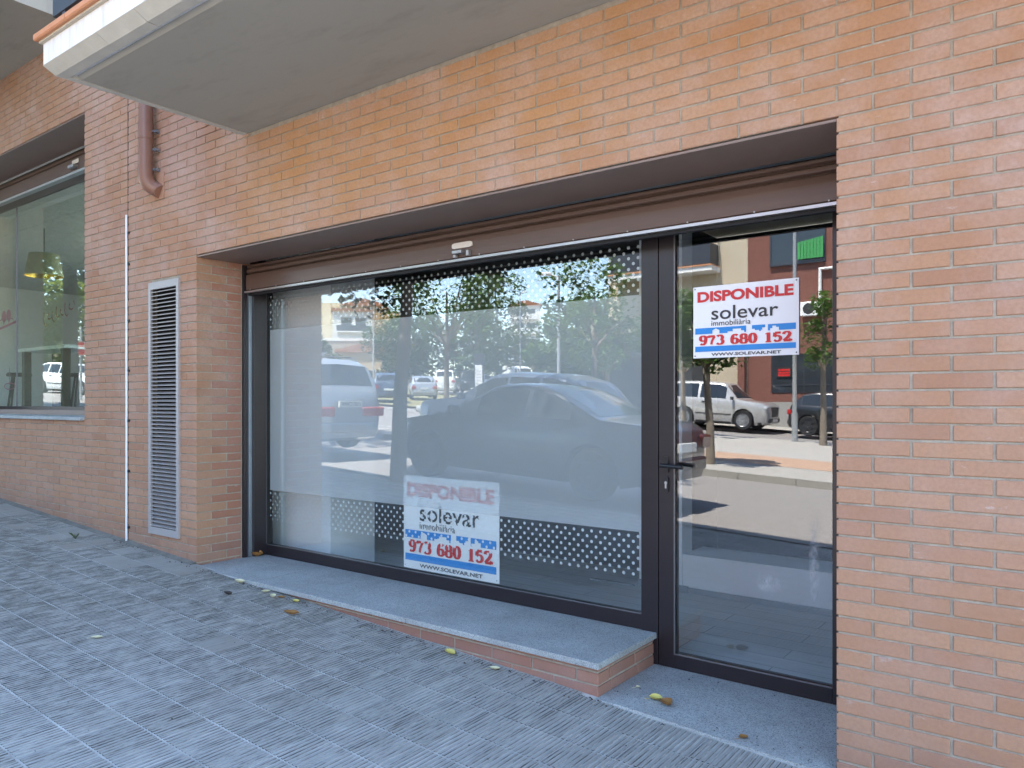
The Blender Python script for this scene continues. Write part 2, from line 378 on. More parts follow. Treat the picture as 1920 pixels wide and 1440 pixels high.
def bevel(o, w, seg=2):
    md = o.modifiers.new('bevel', 'BEVEL'); md.width = w; md.segments = seg; md.limit_method = 'ANGLE'; md.angle_limit = R(40); return o
def copy_tree(o, parent=None):
    c = o.copy(); COL.objects.link(c)
    if parent: c.parent = parent
    for ch in o.children: copy_tree(ch, c)
    return c

def zp(x, y): return .117 - .052 * x + .01 * y               # our pavement
def zg(x, y):                                                # street terrain
    xx = max(-60., min(20., x)); yy = max(-70., min(0., y))
    return .117 - .052 * xx + .008 * max(yy, -25.) + .012 * max(0., -25. - yy)
GY = .565                                                    # glass plane

# ------------------------------------------------------------------ the brick building
B = thing('brick_building', 'orange brick apartment building with an empty ground floor shop and brown roller shutter', 'building')
XL, XR = -4.375, 0.0          # shop opening
ZT = 2.567                    # its lintel
LX0, LX1, LZ0, LZ1 = -9.87, -6.135, 1.345, 4.007   # neighbour's opening
EJ = -5.378                   # expansion joint
SOF = 3.309
XW0, XW1 = -13.5, 1.9
CF, CHV = 1425., 756.
_th = math.atan2(1425., 1881)
def px(x, y, z):
    q = (x - .748, y + 2.992)
    d = (-math.sin(_th), math.cos(_th)); r = (math.cos(_th), math.sin(_th))
    dep = q[0] * d[0] + q[1] * d[1]; rr = q[0] * r[0] + q[1] * r[1]
    if dep < .1: return None
    return 960 + CF * rr / dep, CHV - CF * (z - 1.5) / dep

wallm = MB()
def wbox(x0, x1, z0, z1, y0=.0058, y1=.34): wallm.box(x0, x1, y0, y1, z0, z1)
wbox(XL - .0064, XR + .0064, ZT + .004, SOF + .1); wbox(XR + .0065, XW1, -.3, SOF + .1)
VX0, VX1, VZ0, VZ1 = -5.014, -4.596, .508, 2.416       # hole behind the ventilation grille
wbox(EJ + .004, XL - .0065, 0, VZ0); wbox(EJ + .004, XL - .0065, VZ1, SOF + .6); wbox(EJ + .004, VX0, VZ0, VZ1); wbox(VX1, XL - .0065, VZ0, VZ1); wbox(LX1 + .006, EJ - .004, 0, 4.85)
wbox(LX0, LX1, 0, LZ0); wbox(LX0, LX1, LZ1 + .004, 4.85); wbox(XW0, LX0 - .006, 0, 4.85)
wbox(EJ + .004, -3.7, SOF + .6, 4.85)
wallm.obj('mortar_wall', 'mortar', B)
bx('expansion_joint', 'rubber', B, EJ - .004, EJ + .004, .001, .05, .3, 4.85)

def brick_shape(x0, x1, y0, y1, z0, z1, face):
    """box with a small chamfer round its visible face(s)"""
    m = MB(); c = .0022
    m.box(x0, x1, y0, y1, z0, z1)
    return m
bricks = []      # (area, [box])
def front_brick(x0, x1, z0, z1, depth=.03, y=0.):
    if x1 - x0 < .02: return
    bricks.append((x0, x1, y, y + depth, z0, z1, 'f'))
rowi = 0
nrow0 = -int((ZT - (-.2)) / .06)
for k in range(nrow0, int((4.85 - ZT) / .06) + 1):
    z0 = ZT + k * .06 + .004; z1 = z0 + .052; zc = (z0 + z1) / 2
    half = k % 2 == 0
    off = .125 if half else 0.
    i = math.floor((XW0 - off) / .25)
    segs = []
    while i * .25 + off < XW1:
        segs.append((i * .25 + off + .005, i * .25 + off + .245)); i += 1
    # forbidden intervals
    cuts = [(EJ - .004, EJ + .004), (-50, XW0), (XW1, 50)]
    if zc < ZT: cuts.append((XL, XR))
    if LZ0 < zc < LZ1: cuts.append((LX0, LX1))
    if VZ0 - .01 < zc < VZ1 + .01: cuts.append((VX0, VX1))
    if zc > SOF - .02: cuts.append((-3.74, 50))
    for (a, b) in segs:
        parts = [(a, b)]
        for (c0, c1) in cuts:
            np_ = []
            for (p, q) in parts:
                if q <= c0 or p >= c1: np_.append((p, q)); continue
                if p < c0: np_.append((p, c0))
                if q > c1: np_.append((c1, q))
            parts = np_
        for (p, q) in parts:
            if q - p < .03: continue
            g = zp((p + q) / 2, 0)
            if z1 < g - .03: continue
            # fit pieces that end at an opening's corner flush with the corner
            dep = .03
            if zc < ZT:
                if abs(q - XL) < .02: q = XL; dep = .115 if q - p > .18 else .24
                if abs(p - XR) < .02: p = XR; dep = .115 if q - p > .18 else .24
            if LZ0 < zc < LZ1 and abs(p - LX1) < .02: p = LX1; dep = .115
            front_brick(p, q, z0, z1, dep)
    # reveals of the shop opening (left jamb faces the camera)
    if zc < ZT:
        fullfront = any(abs(x[1] - XL) < 1e-6 and abs(x[4] - z0) < 1e-6 and x[1] - x[0] > .18 for x in bricks)
        y0 = .125 if fullfront else .25
        ys = [(y0, .365)] if not fullfront else [(.125, .365)]
        for (a, b) in ys:
            if zc > .30:
                bricks.append((XL - .03, XL, a, b, z0, z1, 'r'))
                if b < .5: bricks.append((XL - .03, XL, .375, .56, z0, z1, 'r'))
            bricks.append((XR, XR + .03, a, .56, z0, z1, 'x'))
# reveal backing
bx('reveal_mortar', 'mortar', B, XL - .04, XL - .0034, .026, .56, .1, ZT); bx('reveal_mortar', 'mortar', B, XR + .0034, XR + .04, .026, .56, 0, ZT)

# brick base under the window sill slab
SX1, SZ = -1.022, .328
base_rows = [(.281, .297), (.221, .271), (.161, .211), (.101, .151)]
for ri, (z0, z1) in enumerate(base_rows):
    x = SX1; first = True
    while x > XL + .02:
        ln = .24 if not (first and ri % 2 == 1) else .115
        a = max(XL + .002, x - ln)
        g = zp((a + x) / 2, 0)
        if z1 > g - .02: bricks.append((a, x, -.008, .09 if first and ri % 2 == 1 else (.115 if first else .05), z0, z1, 'f'))
        x = a - .01; first = False
    y = (.125 if ri % 2 == 0 else .1)
    while y < .52:
        b = min(y + .24, .545); bricks.append((SX1 - .05, SX1, y, b, z0, z1, 'e')); y = b + .01
m = MB(); m.box(XL + .002, SX1 - .006, -.002, .545, .0, .2975); m.obj('base_mortar', 'mortar', B)

def area(b):
    x0, x1, y0, y1, z0, z1, f = b
    if f == 'x': return 0
    cx, cy, cz = (x0 + x1) / 2, y0, (z0 + z1) / 2
    p = px(cx, cy, cz)
    if not p or not (-5 < p[0] < 1925 and -5 < p[1] < 1445): return 0
    if f == 'f': q = [(x0, y0, z0), (x1, y0, z0), (x1, y0, z1), (x0, y0, z1)]
    else: q = [(x1, y0, z0), (x1, y1, z0), (x1, y1, z1), (x1, y0, z1)]
    q = [px(*w) for w in q]
    if any(w is None for w in q): return 0
    return abs(sum(q[i][0] * q[(i + 1) % 4][1] - q[(i + 1) % 4][0] * q[i][1] for i in range(4))) / 2
def brick_geo(m, x0, x1, y0, y1, z0, z1, f, c=.0025):
    """six-sided brick whose outward edge is worn back a little"""
    if f in 'f':
        o = [(x0, y1, z0), (x1, y1, z0), (x1, y1, z1), (x0, y1, z1), (x0, y0 + c, z0), (x1, y0 + c, z0), (x1, y0 + c, z1), (x0, y0 + c, z1),
             (x0 + c, y0, z0 + c), (x1 - c, y0, z0 + c), (x1 - c, y0, z1 - c), (x0 + c, y0, z1 - c)]
    else:
        s = 1
        o = [(x0, y1, z0), (x0, y0, z0), (x0, y0, z1), (x0, y1, z1), (x1 - c, y1, z0), (x1 - c, y0, z0), (x1 - c, y0, z1), (x1 - c, y1, z1),
             (x1, y1 - c, z0 + c), (x1, y0 + c, z0 + c), (x1, y0 + c, z1 - c), (x1, y1 - c, z1 - c)]
        if f == 'x':
            o = [(x1 + x0 - a, b, d) for (a, b, d) in o]
    fs = [(0, 1, 5, 4), (1, 2, 6, 5), (2, 3, 7, 6), (3, 0, 4, 7), (4, 5, 9, 8), (5, 6, 10, 9), (6, 7, 11, 10), (7, 4, 8, 11), (8, 9, 10, 11)]
    if f != 'f' and f != 'x': fs = [q[::-1] for q in fs]; fs = [q[::-1] for q in fs]
    m.add(o, fs)
order = sorted(bricks, key=area, reverse=True)
rb = random.Random(3); cache = {}
for b in order[:300]:
    x0, x1, y0, y1, z0, z1, f = b
    key = (round(x1 - x0, 4), round(y1 - y0, 4), round(z1 - z0, 4), f, y0 < -.004)
    if key not in cache:
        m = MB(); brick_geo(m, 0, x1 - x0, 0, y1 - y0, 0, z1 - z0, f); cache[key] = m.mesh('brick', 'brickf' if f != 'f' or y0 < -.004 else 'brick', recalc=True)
    j = rb.uniform(-.0012, .0012)
    link('brick', cache[key], B, (x0, y0 + (j if f == 'f' else 0), z0 + rb.uniform(-.001, .001)), (0, rb.uniform(-.003, .003), rb.uniform(-.002, .002) if f == 'f' else 0))
m = MB()
for b in order[300:]:
    x0, x1, y0, y1, z0, z1, f = b
    j = rb.uniform(-.0012, .0012); dz = rb.uniform(-.001, .001)
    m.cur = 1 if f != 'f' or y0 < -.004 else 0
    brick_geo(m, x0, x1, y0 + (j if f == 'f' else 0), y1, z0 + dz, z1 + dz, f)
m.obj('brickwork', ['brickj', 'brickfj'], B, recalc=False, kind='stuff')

# upper storeys and the mass behind (they throw the shade over the street)
m = MB(); m.box(XW0 - 7, 8, .05, 6.1, 4.86, 9.6); m.box(XW1 + .01, 8, .05, 6.1, -.3, 4.85); m.obj('upper_storeys', 'upbrick', B)
bx('added_bounce_floor', 'paving', B, XW0 - 12, 12, 6.1, 20, -.1, .12)  # unseen floor added behind the rooms to bounce daylight into them
bx('side_wall', 'upbrick', B, XW0 - 7, XW0 - 6.7, .35, 6.1, 0, 4.85)
bx('wall_above_balcony', 'upbrick', B, -3.7, XW1, .006, .34, SOF + .105, 4.85)
bx('parapet', 'plaster', B, XW0 - 7, 8, .0, .25, 9.601, 9.75)

# lintel soffit, roller shutter, guides
bx('soffit_panel', 'soffitm', B, XL + .002, XR - .002, .008, .372, ZT - .012, ZT - .002)
SHY = .385
sh = MB(); sh.box(XL + .03, XR - .03, SHY + .03, SHY + .2, 2.36, ZT - .014); shut = sh.obj('roller_shutter', 'shutter', B)
def slat(z0, z1, y=SHY):
    m = MB(); n = 5; h = z1 - z0
    prof = [(y + .012, z0), (y, z0 + .006), (y - .002, z0 + .3 * h), (y - .002, z0 + .7 * h), (y + .001, z1 - .008), (y + .012, z1), (y + .028, z1), (y + .028, z0)]
    m.prism(prof, 0, XL + .035, XR - .035); return m.obj('slat', 'shutter', shut, recalc=True)
slat(2.352, 2.476); slat(2.484, 2.518, SHY + .006); slat(2.524, 2.550, SHY + .012)
bb = MB(); bb.prism([(SHY - .006, 2.335), (SHY - .006, 2.349), (SHY + .03, 2.351), (SHY + .05, 2.343), (SHY + .05, 2.335)], 0, XL + .015, XR - .02); bb.obj('bottom_bar', 'alu', shut, recalc=True)
m = MB()
for i in range(14):
    x = XL + .09 + i * .32; m.lathe([(.0001, -.006), (.004, -.005), (.004, 0)], (x, SHY, 2.358), 'y', 8)
m.obj('rivet', 'alu', shut, kind='stuff')
bx('seal_strip', 'rubber', shut, XL + .03, XR - .03, SHY + .02, SHY + .05, 2.318, 2.334)
lk = MB(); pts = []
for k in range(20):
    a = 2 * math.pi * k / 20; c, s_ = math.cos(a), math.sin(a)
    pts.append((-2.17 + .078 * math.copysign(abs(c) ** .35, c), 2.425 + .017 * math.copysign(abs(s_) ** .5, s_)))
lk.prism(pts, 1, SHY - .012, SHY - .0025); lk.obj('lock_plate', 'lockplate', shut, recalc=True)
lk = MB(); lk.box(-2.22, -2.15, SHY - .045, SHY - .003, 2.372, 2.392); lk.box(-2.225, -2.205, SHY - .03, SHY - .003, 2.353, 2.371); lk.box(-2.125, -2.105, SHY - .03, SHY - .003, 2.355, 2.388)
bevel(lk.obj('lock_handle', 'alu', shut), .003)
gr = MB(); gr.box(XL + .001, XL + .022, .372, .405, .327, ZT - .02); gr.obj('guide_rail', 'frame', B)
gr = MB(); gr.box(XL + .001, XL + .034, .408, .438, .330, 2.345); gr.obj('guide_channel', 'steel', B)
gr = MB(); gr.box(XR - .022, XR - .001, .372, .44, .165, ZT - .02); gr.obj('guide_rail', 'frame', B)

# shop window
FY0, FY1 = .55, .61
GX0, GX1 = XL + .062, -1.094
wf = MB()
wf.box(XL + .002, XL + .052, .44, FY1, .329, 2.6)                     # left post
wf.box(XL + .052, GX1 + .0, FY0, FY1, .3285, .408)                    # bottom rail
wf.box(GX1, -.999, FY0 - .004, FY1, .165, 2.6)                        # mullion
wf.box(XL + .052, XR - .02, FY0, FY1, 2.52, 2.6)
WF = bevel(wf.obj('window_frame', 'frame', B), .002)
gb = MB(); gb.box(XL + .052, GX0, FY0 + .002, .6, .409, 2.52); gb.obj('gasket', 'rubber', WF)
gb = MB(); gb.box(XL + .0525, XL + .056, FY0 - .002, FY0 + .002, .409, 2.5); gb.box(GX0, GX1, FY0 - .001, FY0 + .006, .4085, .4125); gb.obj('glazing_bead', 'bead', WF)
bx('pane', 'glass', WF, GX0, GX1, GY - .003, GY + .003, .409, 2.52)
FZ0, FZ1 = .828, 2.066
film_y = GY + .0042
bx('frosted_film', 'film', WF, GX0 + .012, GX1 - .002, film_y, film_y + .0003, FZ0, FZ1)
dm = MB(); rd = random.Random(5)
def dots(zstart, sgn, nrows):
    for r_ in range(nrows):
        z = zstart + sgn * (.024 + r_ * .0285); off = 0 if r_ % 2 == 0 else .0283
        x = GX0 + .02 + off
        while x < GX1 - .012:
            rad = .0088 if nrows < 20 else .0088
            dm.disc((x, film_y, z), rad, 'y', 14); x += .0566
dots(FZ0, -1, 8); dots(FZ1, 1, 9)
dm.obj('film_dots', 'filmdot', WF, kind='stuff')

# glass door
DX0, DX1 = -.995, -.022
df = MB(); DB = .167
df.box(DX0, DX0 + .083, FY0 - .002, FY1, DB, 2.52); df.box(DX1 - .132, DX1, FY0 - .002, FY1, DB, 2.52)
df.box(DX0 + .083, DX1 - .132, FY0 - .002, FY1, DB, .236); df.box(DX0 + .083, DX1 - .132, FY0 - .002, FY1, 2.45, 2.52)
DR = bevel(df.obj('glass_door', 'frame', B), .002)
m = MB(); m.box(DX0 + .0835, DX0 + .088, FY0 - .004, FY0 + .004, .2365, 2.45); m.box(DX0 + .088, DX1 - .132, FY0 - .004, FY0 + .004, .2365, .2405); m.obj('glazing_bead', 'bead', DR)
bx('pane', 'glass', DR, DX0 + .084, DX1 - .1325, GY - .003, GY + .003, .237, 2.45)
def smearmat():
    k = NB('dust_smear'); tc = k.n('ShaderNodeTexCoord')
    mp = k.n('ShaderNodeMapping'); k.l(tc.outputs['Generated'], mp.inputs[0]); mp.inputs['Location'].default_value = (-1, 0, -1); mp.inputs['Scale'].default_value = (2, 0, 2)
    gr = k.n('ShaderNodeTexGradient', gradient_type='SPHERICAL'); k.l(mp.outputs[0], gr.inputs[0])
    n = k.ramp(k.noise(k.mapp(k.pos(), (60, 1, 34)), 1, 6, .75), [(.42, (0, 0, 0)), (.62, (1, 1, 1))])
    f = k.math('MULTIPLY', k.math('MULTIPLY', gr.outputs['Fac'], n), .34, True)
    tr = k.n('ShaderNodeBsdfTransparent'); df = k.n('ShaderNodeBsdfDiffuse'); df.inputs[0].default_value = (.75, .76, .76, 1)
    mx = k.n('ShaderNodeMixShader'); k.l(f, mx.inputs[0]); k.l(tr.outputs[0], mx.inputs[1]); k.l(df.outputs[0], mx.inputs[2])
    return k.end(mx.outputs[0])
M['smear'] = smearmat()
for (sx_, sz_, sw_, sh_) in ((-.44, .66, .14, .10), (-.235, .80, .06, .46)):
    bx('dust_smear', 'smear', DR, sx_ - sw_ / 2, sx_ + sw_ / 2, GY - .0045, GY - .0040, sz_ - sh_ / 2, sz_ + sh_ / 2)
def handle(ysign, y0):
    m = MB(); x = -.951; z = 1.185
    m.box(x - .012, x + .012, min(y0, y0 + ysign * .008), max(y0, y0 + ysign * .008), z - .035, z + .045)
    m.tube([(x, y0, z), (x, y0 + ysign * .05, z)], .009, 10)
    m.tube([(x - .012, y0 + ysign * .05, z + .003), (x + .11, y0 + ysign * .053, z - .002)], .0105, 12)
    return m.obj('handle', 'black', DR, smooth=40)
handle(-1, FY0 - .002); handle(1, FY1)
m = MB(); pts = [(-.951 + .013 * math.cos(a) , 1.09 + (.028 if math.sin(a) > 0 else -.028) + .013 * math.sin(a)) for a in [2 * math.pi * k / 20 for k in range(20)]]
m.prism(pts, 1, FY0 - .012, FY0 - .0025); esc = m.obj('escutcheon', 'black', DR, recalc=True)
m = MB(); pts = [(-.951 + .0075 * math.cos(a), 1.098 + .0075 * math.sin(a)) for a in [math.pi * (-.3 + 1.6 * k / 14) for k in range(15)]] + [(-.9555, 1.07), (-.9465, 1.07)]
m.prism(pts, 1, FY0 - .0155, FY0 - .0125); m.obj('lock_cylinder', 'alu', esc, recalc=True)

# granite sill slabs and door landing
cutx = [XL + .001, -3.62, -2.22, SX1 + .017]
for i in range(3):
    m = MB(); m.box(cutx[i] + (.0015 if i else 0), cutx[i + 1] - .0015, -.036, .549, .2985, SZ)
    bevel(m.obj('sill_slab', 'granite', B), .003)
m = MB(); nx, ny = 8, 4
def lz(x, y):
    t = max(0., min(1., (y + .04) / .5)); front = min(.168, zp(x, -.03) + .006); return front + (.166 - front) * t
vs = []; fs = []
for j in range(ny + 1):
    for i in range(nx + 1):
        x = SX1 + .0015 + (XR - .002 - SX1 - .0015) * i / nx; y = -.035 + .583 * j / ny; vs.append((x, y, lz(x, y)))
for j in range(ny):
    for i in range(nx): a = j * (nx + 1) + i; fs.append((a, a + 1, a + nx + 2, a + nx + 1))
base = len(vs)
for i in range(nx + 1): vs.append((vs[i][0], vs[i][1], vs[i][2] - .1))
for i in range(nx): fs.append((i + 1, i, base + i, base + i + 1))
m.add(vs, fs); m.obj('landing_slab', 'granite', B)
bx('landing_joint', 'footm', B, SX1 - .005, XR, -.046, -.0355, -.2, .07)

# interior of the empty shop
bx('shop_floor', 'floor', B, -6.2, .4, .611, 6, .13, .19)
m = MB(); m.box(-1.83, -1.50, 1.93, 2.1, .1901, 2.9); m.box(-5.2, -3.865, .80, 1.25, .1901, 2.9); m.obj('white_pillar', 'iwall', B)
bx('white_plinth', 'iwall', B, -1.499, .39, 1.94, 2.3, .1901, .45)
m = MB(); m.box(-1.83, -1.45, 1.90, 1.929, .1902, .235); m.box(-1.45, .39, 1.91, 1.939, .1902, .225); m.box(-2.2, -1.84, 1.86, 1.89, .1902, .2); m.obj('skirting', 'iwall2', B)
bx('grey_partition', 'iwall', B, -5.25, -5.10, 1.9, 5.9, .1901, 2.9)
m = MB(); m.box(-5.09, -1.84, 2.35, 2.45, .1901, 2.9); m.box(-1.84, -1.76, 2.1, 3.2, .1901, 2.9); m.box(-1.84, .39, 3.2, 3.3, .1901, 2.9); m.obj('dark_partition', 'idark', B)  # partition stretched and closed to block daylight from the added rear opening
m = MB(); m.box(-6.3, -6.2, .611, 6, .1, 2.95); m.box(.4, .5, .611, 6, .1, 2.95); m.box(-6.3, .5, 6, 6.1, .1, .25); m.box(XW0, XL - .04, .345, .61, .1, LZ0 - .1) ; m.box(-6.1, XL - .04, .345, .61, .1, 4.85); m.box(XR + .04, XW1, .345, .61, .1, 3.4); m.obj('room_wall', 'iwall2', B)  # rear wall kept low, an added opening that lets daylight in
bx('shop_ceiling', 'ceil', B, -6.2, .4, .611, 6, 2.92, 3.0)
m = MB(); m.box(-1.69, -1.60, 1.922, 1.9295, .62, .71); so = bevel(m.obj('wall_socket', 'white', B), .004)
m = MB(); m.disc((-1.645, 1.9215, .665), .022, 'y', 16); m.obj('socket_cup', 'trim', so)

# neighbour's shop front on the left
lf = MB(); LFY = .55
lf.box(LX0, LX1 - .0, LFY, LFY + .06, LZ0 + .06, 1.465); lf.box(LX1 - .05, LX1, LFY - .12, LFY + .06, 1.466, LZ1); lf.box(LX0, LX0 + .05, LFY, LFY + .06, 1.466, LZ1); lf.box(LX0, LX1, LFY, LFY + .06, 3.9, LZ1 + .1)
LW = bevel(lf.obj('window_frame', 'frame', B), .002)
m = MB(); m.box(LX0 + .05, LX1 - .05, GY - .003, GY + .003, 1.466, 3.9); m.obj('pane', 'glassL', LW)
m = MB(); m.box(-9.15, -9.11, .5575, .5615, 1.466, 3.9); m.obj('pane_joint', 'bead', LW)
m = MB(); m.box(LX0 + .003, LX1 - .003, -.032, .549, LZ0 + .005, LZ0 + .036); bevel(m.obj('sill_slab', 'granite', B), .004)
bx('sill_board', 'soffitm', B, LX0 + .003, LX1 - .003, .40, .549, LZ0 + .0365, 1.43)
bx('soffit_panel', 'soffitm', B, LX0 + .002, LX1 - .002, .008, .372, LZ1 - .01, LZ1 - .001)
sh = MB(); sh.box(LX0 + .03, LX1 - .02, SHY + .03, SHY + .2, 3.78, LZ1 - .02); shut2 = sh.obj('roller_shutter', 'shutter', B)
def slat2(z0, z1, y=SHY):
    m = MB(); m.prism([(y + .012, z0), (y, z0 + .006), (y, z1 - .008), (y + .012, z1), (y + .028, z1), (y + .028, z0)], 0, LX0 + .035, LX1 - .025); m.obj('slat', 'shutter', shut2, recalc=True)
slat2(3.795, 3.93); slat2(3.938, 3.97, SHY + .006)
bx('bottom_bar', 'alu', shut2, LX0 + .02, LX1 - .015, SHY - .006, SHY + .05, 3.768, 3.792)
m = MB(); m.box(-7.27, -7.13, SHY - .012, SHY - .002, 3.86, 3.90); bevel(m.obj('lock_plate', 'lockplate', shut2), .006)
bx('lock_handle', 'alu', shut2, -7.27, -7.15, SHY - .05, SHY - .003, 3.815, 3.84)
bx('shop_floor', 'floor', B, XW0 - 6, -6.1, .611, 6.1, 1.15, 1.25)
m = MB(); m.box(XW0 - 6, -13.5, 6.0, 6.1, 1.25, 4.3); m.box(-13.5, -6.1, 6.0, 6.1, 1.25, 2.0); m.box(-6.3, -6.2, .62, 6, 1.25, 4.3); m.box(XW0 - 6, XW0 - 5.9, .62, 6, 1.25, 4.3); m.obj('room_wall', 'iwall', B)  # rear left open above the low wall, added to light the room
bx('wainscot', 'idark', B, XW0 - 5.8, -6.4, 5.9, 5.99, 1.25, 2.1)
cm = MB()
for i in range(22):
    for j in range(9):
        x0 = XW0 - 6 + i * .61; y0 = .63 + j * .61
        if x0 + .6 < -6.1: cm.box(x0, x0 + .6, y0, y0 + .6, 4.2, 4.22)
cm.obj('ceiling_tile', 'ceil', B, kind='stuff'); bx('ceiling_grid', 'iwall2', B, XW0 - 6, -6.1, .62, 6.1, 4.224, 4.3)
# decals on the neighbour's glass
dc = MB(); yd = GY + .0045
X0d = -9.62
def arc(cx, cz, r, a0, a1, w, n=14, y=yd):
    for k in range(n):
        t0, t1 = a0 + (a1 - a0) * k / n, a0 + (a1 - a0) * (k + 1) / n
        dc.face([(cx + (r - w) * math.cos(t0), y, cz + (r - w) * math.sin(t0)), (cx + r * math.cos(t0), y, cz + r * math.sin(t0)), (cx + r * math.cos(t1), y, cz + r * math.sin(t1)), (cx + (r - w) * math.cos(t1), y, cz + (r - w) * math.sin(t1))])
def dec(name, mat):
    global dc
    o = dc.obj(name, mat, LW); dc = MB(); return o
for i in range(3): arc(X0d + i * .15, 2.43, .075, 0, math.pi, .012, 10)
arc(X0d + .08, 2.53, .07, 0, 2 * math.pi, .07); arc(X0d + .22, 2.54, .07, 0, 2 * math.pi, .07)
dc.face([(X0d - .05, yd, 2.38), (X0d + .5, yd, 2.44), (X0d + .5, yd, 2.47), (X0d - .05, yd, 2.41)])
dc.face([(X0d - .08, yd, 2.25), (X0d - .05, yd, 2.25), (X0d - .05, yd, 2.42), (X0d - .08, yd, 2.42)])
dc.face([(X0d + .24, yd, 1.72), (X0d + .26, yd, 1.72), (X0d + .26, yd, 1.92), (X0d + .24, yd, 1.92)])
for k in range(24):
    a, b = 2 * math.pi * k / 24, 2 * math.pi * (k + 1) / 24
    dc.face([(X0d + .25 + .15 * math.cos(a), yd, 1.70 + .03 * math.sin(a)), (X0d + .25 + .17 * math.cos(a), yd, 1.70 + .042 * math.sin(a)), (X0d + .25 + .17 * math.cos(b), yd, 1.70 + .042 * math.sin(b)), (X0d + .25 + .15 * math.cos(b), yd, 1.70 + .03 * math.sin(b))])
dec('window_decal', 'pink')['kind'] = 'stuff'
rs = random.Random(9)
pts = [(-8.45 + .0125 * i + .035 * math.cos(i * .75), 2.42 + (.055 + .03 * math.sin(i * .31)) * math.sin(i * .75) + .0016 * i) for i in range(62)]
for (a, b) in zip(pts, pts[1:]):
    dc.face([(a[0] - .004, yd, a[1] - .007), (b[0] - .004, yd, b[1] - .007), (b[0] + .004, yd, b[1] + .007), (a[0] + .004, yd, a[1] + .007)])
dec('script_decal', 'darkred')

# balcony over the shop
bal = MB(); BX0, BX1 = -3.80, 3.2
bal.prism([(-1.228, 3.345), (-1.228, 3.462), (-.001, 3.462), (-.001, 3.325), (-1.165, 3.325)], 0, BX0, BX1)
BAL = bal.obj('balcony', 'plaster', B, recalc=True)
rq = random.Random(6); xq = BX0 - .001
while xq < BX1:
    xe = min(BX1, xq + rq.choice((.38, .42, .62))); jz = rq.uniform(-.002, .001)
    m = MB(); m.prism([(-1.2297 - rq.uniform(0, .003), 3.344), (-1.166, 3.3085 + jz), (-1.108, 3.3085 + jz), (-1.108, 3.3248), (-1.165, 3.3249), (-1.2297, 3.3470)], 0, xq, xe - rq.choice((.0012, .004)))
    m.obj('drip_edge', 'concrete', BAL, recalc=True); xq = xe
bx('drip_edge_end', 'concrete', BAL, BX0, BX0 + .048, -1.107, -.001, 3.3086, 3.3248)
m = MB(); m.prism([(-1.080, 3.3245), (-1.055, 3.309), (-.001, 3.309), (-.001, 3.3245)], 0, BX0 + .062, BX1); m.obj('soffit', 'soffit', BAL, recalc=True)
for i in range(18):
    x0 = BX0 - .03 + i * .39
    m = MB(); m.prism([(-1.262, 3.474), (-1.268, 3.48), (-1.268, 3.505), (-1.262, 3.512), (-.9, 3.512), (-.9, 3.474)], 0, x0, x0 + .384)
    m.obj('coping_tile', 'terracotta', BAL, recalc=True)
bx('tile_bed', 'grout2', BAL, BX0 - .015, BX1, -1.245, -.9, 3.4625, 3.4735)
rl = MB(); rl.box(BX0 + .06, BX1, -1.205, -1.165, 3.60, 4.45)
RL = rl.obj('railing', 'rail', BAL)
for i in range(8): bx('post', 'rail', RL, BX0 + .16 + i * .9, BX0 + .20 + i * .9, -1.20, -1.17, 3.512, 3.599)
bx('hand_rail', 'rail', RL, BX0 + .05, BX1, -1.215, -1.155, 4.451, 4.49)
bx('side_railing', 'rail', BAL, BX0 + .06, BX0 + .10, -1.16, -.02, 3.60, 4.45)
# balcony over the neighbour
b2 = MB(); b2.prism([(-1.3, 4.77), (-1.3, 4.9), (-.001, 4.9), (-.001, 4.752), (-1.24, 4.752)], 0, XW0, -6.16)
BA2 = b2.obj('balcony', 'soffit', B, recalc=True)
bx('railing', 'rail', BA2, XW0, -6.2, -1.25, -1.21, 5.0, 5.8)

# ventilation grille
vx0, vx1, vz0, vz1 = -5.022, -4.588, .500, 2.424
m = MB(); t = .032
m.box(vx0, vx0 + t, -.018, .004, vz0, vz1); m.box(vx1 - t, vx1, -.018, .004, vz0, vz1); m.box(vx0 + t, vx1 - t, -.018, .004, vz0, vz0 + .055); m.box(vx0 + t, vx1 - t, -.018, .004, vz1 - .055, vz1)
VG = bevel(m.obj('vent_grille', 'ventm', B), .0015)
sm = MB(); sm.prism([(-.016, 0), (-.0165, .005), (.022, .019), (.024, .0165)], 0, vx0 + t + .001, vx1 - t - .001); sme = sm.mesh('slat', 'ventm', recalc=True)
z = vz0 + .062
while z < vz1 - .07: link('slat', sme, VG, (0, 0, z)); z += .0297
bx('dark_backing', 'dark', VG, VX0, VX1, .05, .06, VZ0, VZ1)  # near-black sheet standing in for the dark hollow behind the slats

